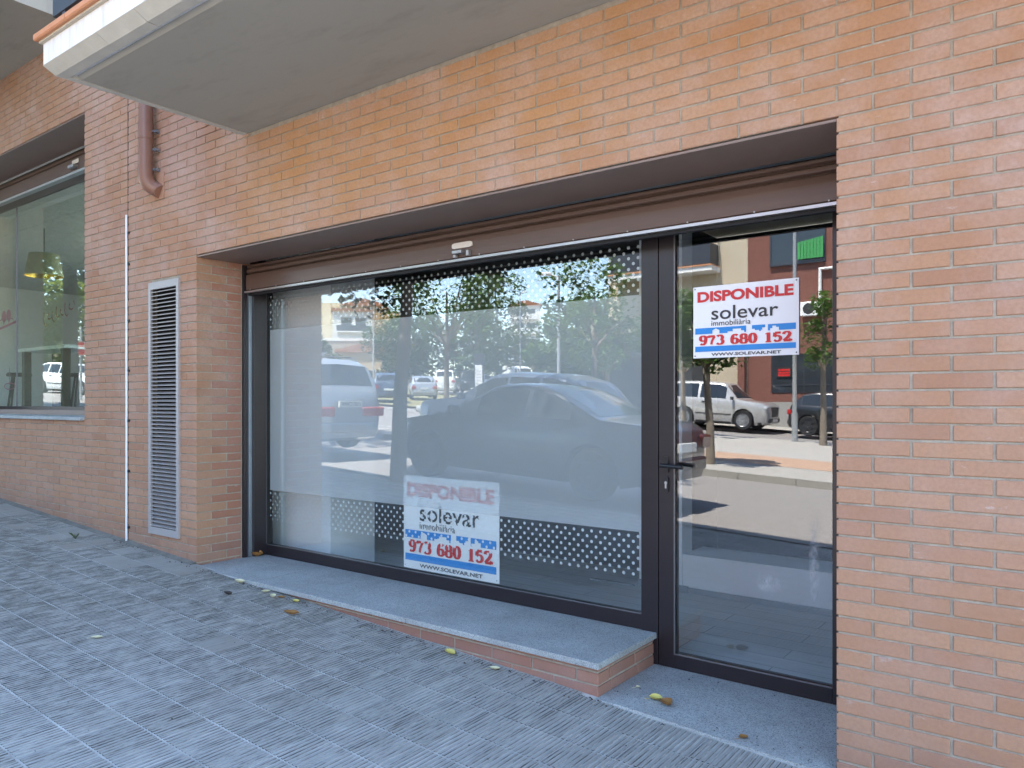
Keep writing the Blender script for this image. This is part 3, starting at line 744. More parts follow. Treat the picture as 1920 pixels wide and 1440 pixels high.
# downpipe with elbow
m = MB(); pxx = -4.945; py = -.075
m.tube([(pxx, py, 4.6), (pxx, py, 3.285)], .052, 20); DP = m.obj('downpipe', 'pipe', B, smooth=40)
m = MB(); m.tube([(pxx, py, 3.62), (pxx, py, 3.50)], .056, 20); m.obj('pipe_collar', 'pipe', DP, smooth=40)
m = MB()
pts = [(pxx, py, 3.30)] + [(pxx + (.10 - .10 * math.cos(a)) * .55, py + (.10 - .10 * math.cos(a)) * .8, 3.225 - .10 * math.sin(a)) for a in [i * math.pi / 16 for i in range(9)]] + [(pxx + .09, .004, 3.10)]
m.tube(pts, [.0565] + [.055] * 10, 20); m.obj('elbow', 'pipe', DP, smooth=40)
bx('wall_patch', 'brick', DP, pxx + .0, pxx + .13, -.006, .004, 3.05, 3.25)
for z in (3.27, 3.42, 3.56):
    m = MB(); m.tube([(pxx + .05, -.03, z), (pxx + .085, -.03, z)], .012, 8); m.box(pxx + .045, pxx + .06, -.05, .003, z - .008, z + .008); m.obj('pipe_bracket', 'steel', DP)
# white cable cover in the joint
m = MB(); m.tube([(-5.374, -.012, .372), (-5.374, -.011, 1.7), (-5.377, -.011, 3.005)], .0085, 10); m.obj('cable_cover', 'cable', B, smooth=40)
m = MB()
for z in (.5, .95, 1.35, 1.75, 2.15, 2.6, 2.85): m.box(-5.36, -5.345, -.012, .003, z, z + .018)
m.obj('cable_clip', 'black', B)

# ------------------------------------------------------------------ pavement of ribbed tiles
PV = MB()
vs = [(-14, .0), (2.2, .0), (2.2, -3.3), (-14, -3.3)]
PV.face([(x, y, zp(x, y) - .0035) for (x, y) in vs][::-1])
PAV = PV.obj('pavement', 'grout', kind='structure')
def tile_mesh(nm, w, l, mats, worn, smooth_=False, nr=9):
    """ribbed tile: ribs run along y; local origin at its corner, top of the ribs at z=0"""
    m = MB(); d = .0070 * worn; g = .0080; rr_ = random.Random(int(worn * 1000) + nr)
    if smooth_:
        m.box(0, w, 0, l, -.03, 0); return m.mesh(nm, mats)
    p = (w - .006) / nr; x = .003; top = []
    prof = [(0, -.03), (0, -.0008)]
    for i in range(nr):
        a = x + i * p + rr_.uniform(-.001, .001); tz = -abs(rr_.gauss(0, .0006))
        prof += [(a + g / 2, -d), (a + g / 2 + .002, tz), (a + p - g / 2 - .002, tz + .0004), (a + p - g / 2, -d)]
    prof += [(w, -.001), (w, -.03)]
    n = len(prof)
    V = [(q[0], 0, q[1]) for q in prof] + [(q[0], l, q[1]) for q in prof]
    for i in range(n - 1):
        lo = prof[i][1] < -.5 * d and prof[i + 1][1] < -.5 * d and prof[i][1] > -.02 and prof[i + 1][1] > -.02
        m.cur = 1 if lo else (2 if abs(prof[i + 1][1] - prof[i][1]) > .002 and prof[i][1] > -.02 and prof[i + 1][1] > -.02 and prof[i + 1][1] > prof[i][1] else (3 if abs(prof[i + 1][1] - prof[i][1]) > .002 and min(prof[i][1], prof[i + 1][1]) > -.02 else 0))
        m.add([V[i], V[i + 1], V[n + i + 1], V[n + i]], [(0, 1, 2, 3)])
    m.cur = 1
    m.face(V[:n]); m.face(V[n:][::-1])
    return m.mesh(nm, mats, recalc=False)
TP = .2045; TW = TP - .001; TL = TP - .010
rt = random.Random(11)
slope = (math.atan(.01), math.atan(.052), 0)
variants = [tile_mesh('paving_tile', TW, TL, ['tile', 'groove', 'tileedge', 'gside'], w) for w in (1., .9, .78, .95, .68)] + [tile_mesh('paving_tile', TW, TL, ['tile', 'groove', 'tileedge', 'gside'], .3)]
flat = tile_mesh('paving_tile', TW, TL, ['tile', 'groove', 'tileedge', 'gside'], 1, True)
variantsj = [tile_mesh('paving_tile_b', TW, TL, ['tilej', 'groove', 'tileedge', 'gside'], w) for w in (1., .9, .78, .95, .68)]
cand = []
rows = [(-.0455, -.25)] + [(-.25 - i * TP, -.25 - (i + 1) * TP) for i in range(15)]
for ri, (ya, yb) in enumerate(rows):
    for i in range(-62, 11):
        x0 = -1.092 + i * TP + (0 if ri % 1 == 0 else .1)
        if x0 > 2: continue
        y0 = yb
        p = px(x0 + .1, y0 + .1, zp(x0 + .1, y0 + .1)); ar = 0
        if p and -60 < p[0] < 1980 and -60 < p[1] < 1500:
            dd = math.hypot(x0 + .1 - .748, y0 + .1 + 2.992); ar = 1 / dd ** 3
        cand.append((ar, x0, y0, ri, rt.random(), rt.random(), rt.random()))
cand.sort(reverse=True)
mj = MB()
for n_, (ar, x0, y0, ri, r1, r2, r3) in enumerate(cand):
    z = zp(x0, y0) + (r3 - .5) * .0016
    if n_ < 300 and ar > 0:
        old = (x0 < -4.3 and ri < 2 and r1 < .6) or r1 < .008
        me = flat if old else variants[int(r2 * 5)]
        o = link('paving_tile', me, PAV, (x0, y0 + .004, z), (slope[0] + (r1 - .5) * .006, slope[1] + (r2 - .5) * .006, (r3 - .5) * .006))
        if ri == 0 and XL < x0 + .1 < SX1: o.scale.y = 1.17
    else:
        me = variantsj[int(r2 * 5)]; mt = Matrix.Translation((x0, y0 + .004, z)) @ Matrix.Rotation(slope[1], 4, 'Y')
        i0 = len(mj.v); mj.v += [tuple(mt @ v.co) for v in me.vertices]
        for pgn in me.polygons: mj.f.append(tuple(i0 + q for q in pgn.vertices)); mj.mi.append(pgn.material_index)
mj.obj('paving_tiles', ['tilej', 'groove', 'tileedge', 'gside'], PAV, kind='stuff')
# narrow mortar band along the wall foot
fm = MB(); rf = random.Random(2)
n = 60
for (xa, xb, yy) in ((-9.9, XL, -.02), (XR, 1.9, -.025)):
    k = int((xb - xa) / .12)
    for i in range(k):
        a, b = xa + (xb - xa) * i / k, xa + (xb - xa) * (i + 1) / k
        w = -.046
        fm.face([(a, w, zp(a, w) - .002), (b, w, zp(b, w) - .002), (b, .004, zp(b, 0) + .012), (a, .004, zp(a, 0) + .012)])
fm.obj('wall_foot_mortar', 'footm', PAV)

# fallen leaves, weed, debris
def leaf_mesh(seed, L=.06, Wd=.032, curl=.5):
    r = random.Random(seed); m = MB(); nu, nv = 6, 4; vs = []
    for i in range(nu + 1):
        t = i / nu; wl = Wd * math.sin(math.pi * min(.98, t * .93 + .04)) ** .8
        for j in range(nv + 1):
            s_ = (j / nv - .5) * 2
            x = (t - .5) * L; y = s_ * wl
            zz = .004 + curl * (abs(s_) ** 1.6) * wl * .9 + curl * .5 * (t - .5) ** 2 * L * 1.5 + r.uniform(-.001, .001)
            vs.append((x, y, zz))
    fs = [(i * (nv + 1) + j, i * (nv + 1) + j + 1, (i + 1) * (nv + 1) + j + 1, (i + 1) * (nv + 1) + j) for i in range(nu) for j in range(nv)]
    m.add(vs, fs); m.tube([(-.5 * L, 0, .004), (-.5 * L - .02, .003, .002)], .001, 5)
    return m
def at_pav(u, v):
    d = (-math.sin(_th), math.cos(_th)); r = (math.cos(_th), math.sin(_th)); a = (u - 960) / CF
    D = (d[0] + a * r[0], d[1] + a * r[1], -(v - CHV) / CF)
    t = (.117 - .052 * .748 - .01 * 2.992 - 1.5) / (D[2] + .052 * D[0] - .01 * D[1])
    return .748 + t * D[0], -2.992 + t * D[1]
leaves = [  # x, y, z-lift, material, size, rz, curl, label
 ('pale', -3.72, -.075, 'leafp', .075, .4, 1.2, 'pale curled leaf leaning on the sill base near the brick corner'),
 ('pale', -3.42, -.085, 'leafp', .06, 1.2, 1.0, 'pale leaf lying in the litter under the sill, beside the curled pale leaf'),
 ('yellow', -3.30, -.115, 'leafp', .07, -.6, .9, 'pale yellow leaf with upturned edge in the cluster below the sill'),
 ('brown', -3.25, -.09, 'leafbr', .05, .8, 1.0, 'small brown leaf in the middle of the cluster below the sill'),
 ('yellow', -3.12, -.08, 'leafy', .055, .2, 1.1, 'yellow leaf at the door-side end of the cluster below the sill'),
 ('brown', -2.95, -.24, 'leafbr', .10, .5, .8, 'large brown folded leaf on the ribbed tiles below the sill'),
 ('yellow', -1.86, -.075, 'leafy', .085, -.3, .7, 'yellow leaf lying against the low brick base in mid run'),
 ('pale', -1.56, -.085, 'leafp', .055, .5, .9, 'small pale leaf against the low brick base near its end'),
 ('pale', -3.35, -1.15, 'leafp', .06, .9, .6, 'lone pale leaf on open ribbed tiles away from the wall'),
 ('dark', -3.55, -.27, 'leafdk', .075, .1, .8, 'shrivelled dark brown leaf on the tile joint below the sill'),
]
for i, (nm, x, y, mt, L, rz, cu, lab) in enumerate(leaves):
    m = leaf_mesh(i, L * .95, L * .27, cu * .9)
    o = m.obj('fallen_leaf', mt, None, smooth=60, label=lab, cat='leaf', group='fallen leaves'); o.location = (x, y, zp(x, y)); o.rotation_euler = (slope[0], slope[1], rz)
for (x, y, z, mt, L, rz, cu, lab) in ((-.80, .12, None, 'leafy', .06, .3, .8, 'yellow leaf lying on the granite door landing'), (-.74, .10, None, 'leafbr', .07, -.5, .9, 'brown twig-like leaf tucked against the yellow leaf on the landing'),
      (-.36, .02, None, 'leafbr', .04, .9, .6, 'small brown leaf on the landing near the brick pier'), (-.93, .2, None, 'leafp', .022, .9, .6, 'tiny pale leaf beside the end of the brick base'),
      (-4.31, .46, .33, 'leafbr', .09, .6, 1.1, 'brown leaf caught at the foot of the shutter guide on the sill')):
    m = leaf_mesh(hash(lab) % 99 if False else int(abs(x) * 100), L, L * .42, cu)
    o = m.obj('fallen_leaf', mt, None, smooth=60, label=lab, cat='leaf', group='fallen leaves'); o.location = (x, y, z if z else lz(x, y)); o.rotation_euler = (0, 0, rz)
m = MB(); rw = random.Random(4)
for i in range(46):
    a = rw.uniform(0, 6.28); l_ = rw.uniform(.025, .075); wx = .0013
    ex, ey = math.cos(a) * l_ * .7, math.sin(a) * l_ * .7
    m.add([(-wx, 0, 0), (wx, 0, 0), (ex * .5 + wx, ey * .5, l_ * .7), (ex, ey, l_ * .8), (ex * .5 - wx, ey * .5, l_ * .7)], [(0, 1, 2, 3, 4)])
o = m.obj('weed', 'weed', None, label='small tuft of weed growing from the tile joint below the neighbour window', cat='weed'); o.location = (-5.72, -.25, zp(-5.72, -.25))
m = MB(); rw = random.Random(8)
for i in range(760):
    if i < 520: x = rw.uniform(-5.5, SX1 + .1); y = -.045 - abs(rw.gauss(0, .03)); z = zp(x, y)
    elif i < 710: x = rw.uniform(-5.5, .3); y = rw.uniform(-2., -.05); z = zp(x, y)
    else: x = rw.uniform(SX1 + .03, -.03); y = rw.uniform(0, .5); z = lz(x, y)
    s_ = rw.uniform(.002, .007) * (1.9 if i % 9 == 0 and i < 520 else 1); a = rw.uniform(0, 3.1); c, sn = math.cos(a) * s_, math.sin(a) * s_ * .6
    m.add([(x - c, y - sn, z), (x + sn, y - c * .5, z), (x + c, y + sn, z), (x, y, z + s_ * .7)], [(0, 1, 3), (1, 2, 3), (2, 0, 3)])
m.obj('debris', 'leafdk', None, kind='stuff')

# ------------------------------------------------------------------ for-sale signs
def text_mesh(body, mat, x0, x1, z0, z1, parent, name, bold=0., y=-.0035, keep=False):
    cu = bpy.data.curves.new('t', 'FONT'); cu.body = body; cu.size = 1; cu.offset = bold; cu.resolution_u = 4
    o = bpy.data.objects.new('t', cu); COL.objects.link(o)
    dg = bpy.context.evaluated_depsgraph_get(); dg.update()
    me = bpy.data.meshes.new_from_object(o.evaluated_get(dg)); bpy.data.objects.remove(o); bpy.data.curves.remove(cu)
    xs = [v.co.x for v in me.vertices]; ys = [v.co.y for v in me.vertices]
    ax, bx_, ay, by = min(xs), max(xs), min(ys), max(ys)
    for v in me.vertices:
        v.co = (x0 + (v.co.x - ax) / (bx_ - ax) * (x1 - x0), y, z0 + (v.co.y - ay) / (by - ay) * (z1 - z0))
    me.materials.clear(); me.materials.append(M[mat])
    return link(name, me, parent)
def digit_strokes(ch):
    def el(cx, cy, rx, ry, a0=0, a1=360, n=28): return [(cx + rx * math.cos(R(a0 + (a1 - a0) * i / n)), cy + ry * math.sin(R(a0 + (a1 - a0) * i / n))) for i in range(n + 1)]
    six = [[(.47, .84), (.43, .93), (.34, .965), (.24, .92), (.16, .78), (.125, .6), (.115, .45), (.115, .3)], el(.31, .3, .195, .27)]
    return {'0': [el(.31, .5, .2, .47)], '1': [[(.33, .03), (.33, .97)], [(.12, .84), (.24, .88), (.33, .97)], [(.14, .03), (.52, .03)]],
            '2': [[(.11, .72), (.12, .85), (.2, .94), (.31, .97), (.43, .92), (.49, .78), (.46, .62), (.36, .42), (.2, .2), (.09, .06)], [(.09, .07), (.55, .07)], [(.52, .05), (.56, .24)]],
            '3': [el(.28, .735, .19, .235, 150, -75), el(.28, .28, .22, .26, 75, -150)],
            '5': [[(.15, .91), (.52, .91)], [(.15, .93), (.12, .5)], [(.12, .5), (.2, .57), (.3, .6), (.42, .55), (.5, .42), (.51, .28), (.45, .12), (.33, .035), (.2, .05), (.09, .17)]],
            '6': six, '9': [[(.62 - a, 1 - b) for (a, b) in st] for st in six],
            '7': [[(.08, .9), (.55, .9)], [(.54, .9), (.42, .62), (.33, .35), (.29, .02)], [(.09, .95), (.08, .75)]],
            '8': [el(.31, .735, .165, .225), el(.31, .27, .2, .255)]}[ch]
def phone(x0, x1, z0, z1, parent):
    s_ = '973 680 152'; adv = .62; tot = sum(adv if c != ' ' else .42 for c in s_); sx = (x1 - x0) / tot; sz = z1 - z0
    num = link('phone_number', None, parent) if False else None; cx = x0; lay = 0
    for c in s_:
        if c == ' ': cx += .42 * sx; continue
        m = MB()
        for st in digit_strokes(c):
            lay += 1; yy = -.0036 - (lay % 4) * .0002
            P = [(cx + p[0] * sx, z0 + p[1] * sz) for p in st]
            q = []
            for i in range(len(P)):
                a, b = P[max(0, i - 1)], P[min(len(P) - 1, i + 1)]; dx, dz = b[0] - a[0], b[1] - a[1]; L = math.hypot(dx, dz) or 1
                vert = abs(dz) / L
                w = (.042 + .082 * vert ** 1.3) * sx * 1.0
                if c in '257' and vert < .2 and len(st) == 2: w = .075 * sx
                if c == '7' and len(st) == 4: w = .085 * sx
                if c == '1' and len(st) == 3: w = .03 * sx
                nx_, nz = -dz / L * w, dx / L * w
                q.append(((P[i][0] + nx_, P[i][1] + nz), (P[i][0] - nx_, P[i][1] - nz)))
            for i in range(len(q) - 1):
                m.face([(q[i][0][0], yy, q[i][0][1]), (q[i][1][0], yy, q[i][1][1]), (q[i + 1][1][0], yy, q[i + 1][1][1]), (q[i + 1][0][0], yy, q[i + 1][0][1])])
        m.obj('digit', 'signred', parent)
        cx += adv * sx
def sale_sign(name, label, x0, y, z0, W_, H_):
    t = thing(name, label, 'sign', (x0, y, z0), 0, 'for sale signs on the shop front')
    def X(f): return f * W_
    def Z(f): return H_ * (1 - f)
    m = MB(); m.box(0, W_, 0, .003, 0, H_); m.obj('board', 'signwhite', t)
    text_mesh('DISPONIBLE', 'signred', X(.045), X(.955), Z(.222), Z(.072), t, 'headline', .04)
    text_mesh('solevar', 'signink', X(.185), X(.82), Z(.475), Z(.29), t, 'agency_name', .008)
    text_mesh('immobiliària', 'signink', X(.185), X(.565), Z(.56), Z(.485), t, 'agency_subtitle', .0)
    b = MB(); zt, zb = Z(.582), Z(.666)
    hgt = zt - zb
    # skyline cut out of the blue band: list of (x0, x1, height of the white cut above the band's foot)
    cuts = [(.195, .265, .55), (.345, .395, .25), (.395, .475, .62), (.475, .505, .3), (.522, .578, .99), (.578, .605, .4), (.605, .645, .2), (.66, .672, .2), (.672, .70, .55), (.70, .725, .99), (.745, .765, .35), (.765, .80, .72), (.80, .825, .5)]
    xs = .022
    for (a, c, h) in cuts:
        if a > xs: b.face([(X(xs), -.003, zb), (X(a), -.003, zb), (X(a), -.003, zt), (X(xs), -.003, zt)])
        if h > .98: b.obj('skyline_band', 'signblue', t); b = MB()
        if h < .98: b.face([(X(a), -.003, zb + hgt * h), (X(c), -.003, zb + hgt * h), (X(c), -.003, zt), (X(a), -.003, zt)])
        xs = c
    b.face([(X(xs), -.003, zb), (X(.975), -.003, zb), (X(.975), -.003, zt), (X(xs), -.003, zt)])
    # pitched roof of the little house
    b.obj('skyline_band', 'signblue', t)
    b = MB(); b.face([(X(.195), -.0033, zb + hgt * .54), (X(.265), -.0033, zb + hgt * .54), (X(.23), -.0033, zb + hgt * .82)]); b.obj('house_roof', 'signwhite', t)
    b = MB(); b.face([(X(.022), -.003, Z(.912)), (X(.975), -.003, Z(.912)), (X(.975), -.003, Z(.838)), (X(.022), -.003, Z(.838))]); b.obj('blue_band', 'signblue', t)
    phone(X(.06), X(.94), Z(.818), Z(.690), t)
    text_mesh('WWW.SOLEVAR.NET', 'signink', X(.185), X(.845), Z(.975), Z(.934), t, 'web_address', .02)
    b = MB()
    for (fx, fz) in ((.02, .03), (.98, .03), (.02, .97), (.98, .97)): b.disc((X(fx), -.0032, Z(fz)), .0035, 'y', 8)
    b.obj('fixing_hole', 'signink', t)
    return t
sale_sign('for_sale_sign', 'large red and blue sale sign behind frosted film in the shop window', -2.85, GY + .0100, .421, .80, .604)
sale_sign('for_sale_sign', 'small crisp red and blue sale sign stuck on the glass door', -.812, GY - .0072, 1.722, .511, .351)

# ------------------------------------------------------------------ things inside the neighbour's shop
t = thing('pendant_lamp', 'sage drum pendant lamp with gold lining in the neighbour shop window', 'lamp', (-12.1, 2.0, 3.46))
m = MB(); m.lathe([(.265, 0), (.205, .34)], n=32); m.obj('lamp_shade', 'shade', t, smooth=60)
m = MB(); m.lathe([(.262, .001), (.202, .339)], n=32); m.obj('shade_lining', 'gold', t, smooth=60)
m = MB(); m.tube([(0, 0, .2), (0, 0, .76)], .006, 6); m.obj('cord', 'black', t)
t = thing('bar_table', 'white topped high bar table inside the neighbour shop', 'table', (-12.0, 2.2, 1.25))
bx('tabletop', 'white', t, -.85, .85, -.3, .3, 1.06, 1.11)
for (x, y) in ((-.7, -.22), (.7, -.22), (-.7, .22), (.7, .22)): bx('leg', 'wood', t, x - .05, x + .05, y - .05, y + .05, 0, 1.059)
st = thing('bar_stool', 'dark bar stool beside the white high table, farther from the joint', 'stool', (-13.6, 2.2, 1.25), 0, 'stools in the neighbour shop')
m = MB(); m.lathe([(.001, .70), (.18, .70), (.19, .73), (.17, .76), (.001, .76)], n=20); m.obj('seat', 'wood', st, smooth=40)
for k in range(4):
    a = k * math.pi / 2 + .6; m = MB(); m.tube([(.12 * math.cos(a), .12 * math.sin(a), .70), (.22 * math.cos(a), .22 * math.sin(a), 0)], .018, 8); m.obj('leg', 'wood', st)
s2 = copy_tree(st); s2.location = (-12.9, 2.9, 1.25); s2['label'] = 'dark bar stool half under the white high table'
t = bx('picture', 'wood', None, -17.6, -16.5, 5.85, 5.89, 2.95, 3.7); t['label'] = 'dark framed picture on the pale rear wall of the neighbour shop'; t['category'] = 'picture'

# ------------------------------------------------------------------ street behind the camera
def sheet(name, mat, x0, x1, y0, y1, dz, parent=None, kind='structure'):
    xs = [x0] + [b for b in (-60., 20.) if x0 < b < x1] + [x1]; ys = [y0] + [b for b in (-70., -25.) if y0 < b < y1] + [y1]
    m = MB()
    for a, b in zip(xs, xs[1:]):
        for c, d_ in zip(ys, ys[1:]): m.face([(a, c, zg(a, c) + dz), (b, c, zg(b, c) + dz), (b, d_, zg(b, d_) + dz), (a, d_, zg(a, d_) + dz)])
    return m.obj(name, mat, parent, kind=kind)
m = MB(); xs = [-700, -60, -25, 0, 20, 500]; ys = [-700, -70, -25, -3.3, 0]
for a, b in zip(xs, xs[1:]):
    for c, d_ in zip(ys, ys[1:]): m.face([(a, c, zg(a, c) - .16), (b, c, zg(b, c) - .16), (b, d_, zg(b, d_) - .16), (a, d_, zg(a, d_) - .16)])
m.obj('ground', 'earth', kind='structure')
def kerb(name, x0, x1, y0, y1):
    m = MB(); n = max(1, int((x1 - x0) / 1.0)) if abs(x1 - x0) > abs(y1 - y0) else 1
    for i in range(n):
        a, b = x0 + (x1 - x0) * i / n + .005, x0 + (x1 - x0) * (i + 1) / n - .005
        vs = [(a, y0), (b, y0), (b, y1), (a, y1)]
        m.add([(x, y, zg(x, y) - .2) for x, y in vs] + [(x, y, zg(x, y) + .001) for x, y in vs], [(4, 5, 6, 7), (0, 1, 5, 4), (1, 2, 6, 5), (2, 3, 7, 6), (3, 0, 4, 7)])
    m.obj(name, 'kerb', kind='structure')
kerb('kerb', -26, 20, -3.46, -3.31)
sheet('road', 'asphalt', -26, 20, -9.1, -3.46, -.125)
sheet('junction', 'asphalt', -60, -13.5, -34, -9.1, -.128); sheet('junction_far', 'asphalt', -60, -26, -9.1, -.2, -.127)
kerb('median_kerb', -13.3, 20, -9.28, -9.1)
sheet('median_paving', 'paving', -13.3, 20, -19.9, -9.28, 0)
sheet('median_stripe', 'orange', -13.3, 20, -13.4, -11.1, .004)
kerb('median_kerb', -13.3, 20, -20.8, -20.6); sheet('median_edge', 'paving', -13.3, 20, -20.6, -19.9, .0)
sheet('road', 'asphalt', -26, 20, -27.0, -20.8, -.121)
sheet('far_pavement', 'paving', -26, 20, -29, -27.0, 0)
sheet('grass_verge', 'drygrass', -58, -19, -60, -24.5, -.02)
sheet('car_park', 'asphalt', -60, -26, -70, -44, .0)
def mark(x0, y0, x1, y1, w=.12):
    dx, dy = x1 - x0, y1 - y0; L = math.hypot(dx, dy); nx_, ny_ = -dy / L * w / 2, dx / L * w / 2
    pts = [(x0 + nx_, y0 + ny_), (x1 + nx_, y1 + ny_), (x1 - nx_, y1 - ny_), (x0 - nx_, y0 - ny_)]
    mk.face([(x, y, zg(x, y) - .119) for x, y in pts])
mk = MB()
mark(-26, -12.6, -13.5, -12.6); mark(-26, -17.6, -13.5, -17.6); mark(-16, -9.5, -16, -12.6); mark(-19, -9.5, -19, -12.6)
mk.obj('road_marking', 'paint', kind='structure')
# paving joints of the median read as rows of slabs
mk = MB()
y = -9.6
while y > -11:
    mk.face([(a, y, zg(a, y) + .003) for a in (-13.2, 15)] + [(a, y - .02, zg(a, y - .02) + .003) for a in (15, -13.2)]); y -= .4
mk.obj('paving_joint', 'kerb', kind='structure')

# ---- cars
def lerp_tab(tab, s_):
    for (a, b) in zip(tab, tab[1:]):
        if s_ <= b[0]:
            t = (s_ - a[0]) / (b[0] - a[0]) if b[0] > a[0] else 0
            return a[1] + (b[1] - a[1]) * t
    return tab[-1][1]
CAR = {
 'sedan': dict(L=4.5, W=1.76, H=1.42, wb=(.185, .80), wr=.32,
    belt=[(0, .70), (.015, .84), (.05, .93), (.2, .96), (.5, .93), (.70, .91), (.76, .88), (.93, .76), (.98, .66), (1, .52)],
    top=[(0, .74), (.015, .90), (.05, .99), (.17, 1.02), (.33, 1.36), (.40, 1.415), (.48, 1.42), (.56, 1.39), (.70, 1.00), (.76, .94), (.93, .82), (.98, .70), (1, .55)],
    win=[(.26, .41), (.425, .60)], rw=(.185, .325), ws=(.575, .695)),
 'hatch': dict(L=4.0, W=1.74, H=1.48, wb=(.17, .80), wr=.31,
    belt=[(0, .62), (.02, .86), (.1, .98), (.5, .95), (.72, .93), (.80, .88), (.94, .76), (.985, .64), (1, .5)],
    top=[(0, .66), (.02, 1.0), (.05, 1.12), (.13, 1.38), (.25, 1.465), (.45, 1.48), (.55, 1.43), (.73, 1.02), (.80, .95), (.94, .82), (.985, .68), (1, .54)],
    win=[(.12, .30), (.315, .45), (.465, .62)], rw=(.045, .125), ws=(.57, .715)),
 'suv': dict(L=4.4, W=1.84, H=1.64, wb=(.18, .80), wr=.36,
    belt=[(0, .70), (.02, .95), (.1, 1.08), (.5, 1.04), (.72, 1.03), (.80, 1.0), (.94, .92), (.985, .8), (1, .6)],
    top=[(0, .74), (.02, 1.08), (.05, 1.22), (.12, 1.52), (.22, 1.63), (.42, 1.64), (.54, 1.58), (.70, 1.14), (.78, 1.07), (.94, .98), (.985, .84), (1, .64)],
    win=[(.12, .27), (.285, .44), (.455, .61)], rw=(.045, .115), ws=(.56, .69)),
 'offroad': dict(L=4.25, W=1.80, H=1.88, wb=(.195, .775), wr=.385,
    belt=[(0, .80), (.015, 1.05), (.05, 1.14), (.5, 1.14), (.70, 1.14), (.75, 1.12), (.93, 1.04), (.985, .92), (1, .7)],
    top=[(0, .86), (.012, 1.2), (.022, 1.40), (.045, 1.74), (.09, 1.85), (.3, 1.88), (.54, 1.85), (.585, 1.79), (.708, 1.22), (.75, 1.17), (.93, 1.10), (.985, .97), (1, .74)],
    win=[(.065, .32), (.345, .60)], rw=(.02, .046), ws=(.595, .702)),
 'mpv': dict(L=4.75, W=1.85, H=1.72, wb=(.20, .80), wr=.33,
    belt=[(0, .72), (.012, .95), (.05, 1.02), (.5, 1.0), (.70, .98), (.80, .92), (.94, .8), (.985, .68), (1, .52)],
    top=[(0, .78), (.012, 1.1), (.03, 1.26), (.065, 1.60), (.12, 1.70), (.35, 1.72), (.52, 1.66), (.74, 1.08), (.80, .99), (.94, .86), (.985, .72), (1, .56)],
    win=[(.075, .25), (.265, .43), (.445, .63)], rw=(.027, .066), ws=(.54, .73)),
 'van': dict(L=5.3, W=2.0, H=2.5, wb=(.20, .82), wr=.36,
    belt=[(0, 1.15), (.01, 1.2), (.5, 1.2), (.80, 1.18), (.88, 1.12), (.96, 1.0), (.99, .85), (1, .6)],
    top=[(0, 2.1), (.008, 2.4), (.03, 2.48), (.4, 2.5), (.62, 2.48), (.74, 2.30), (.885, 1.28), (.91, 1.16), (.96, 1.06), (.99, .9), (1, .64)],
    win=[(.68, .80)], rw=None, ws=(.745, .875)),
}
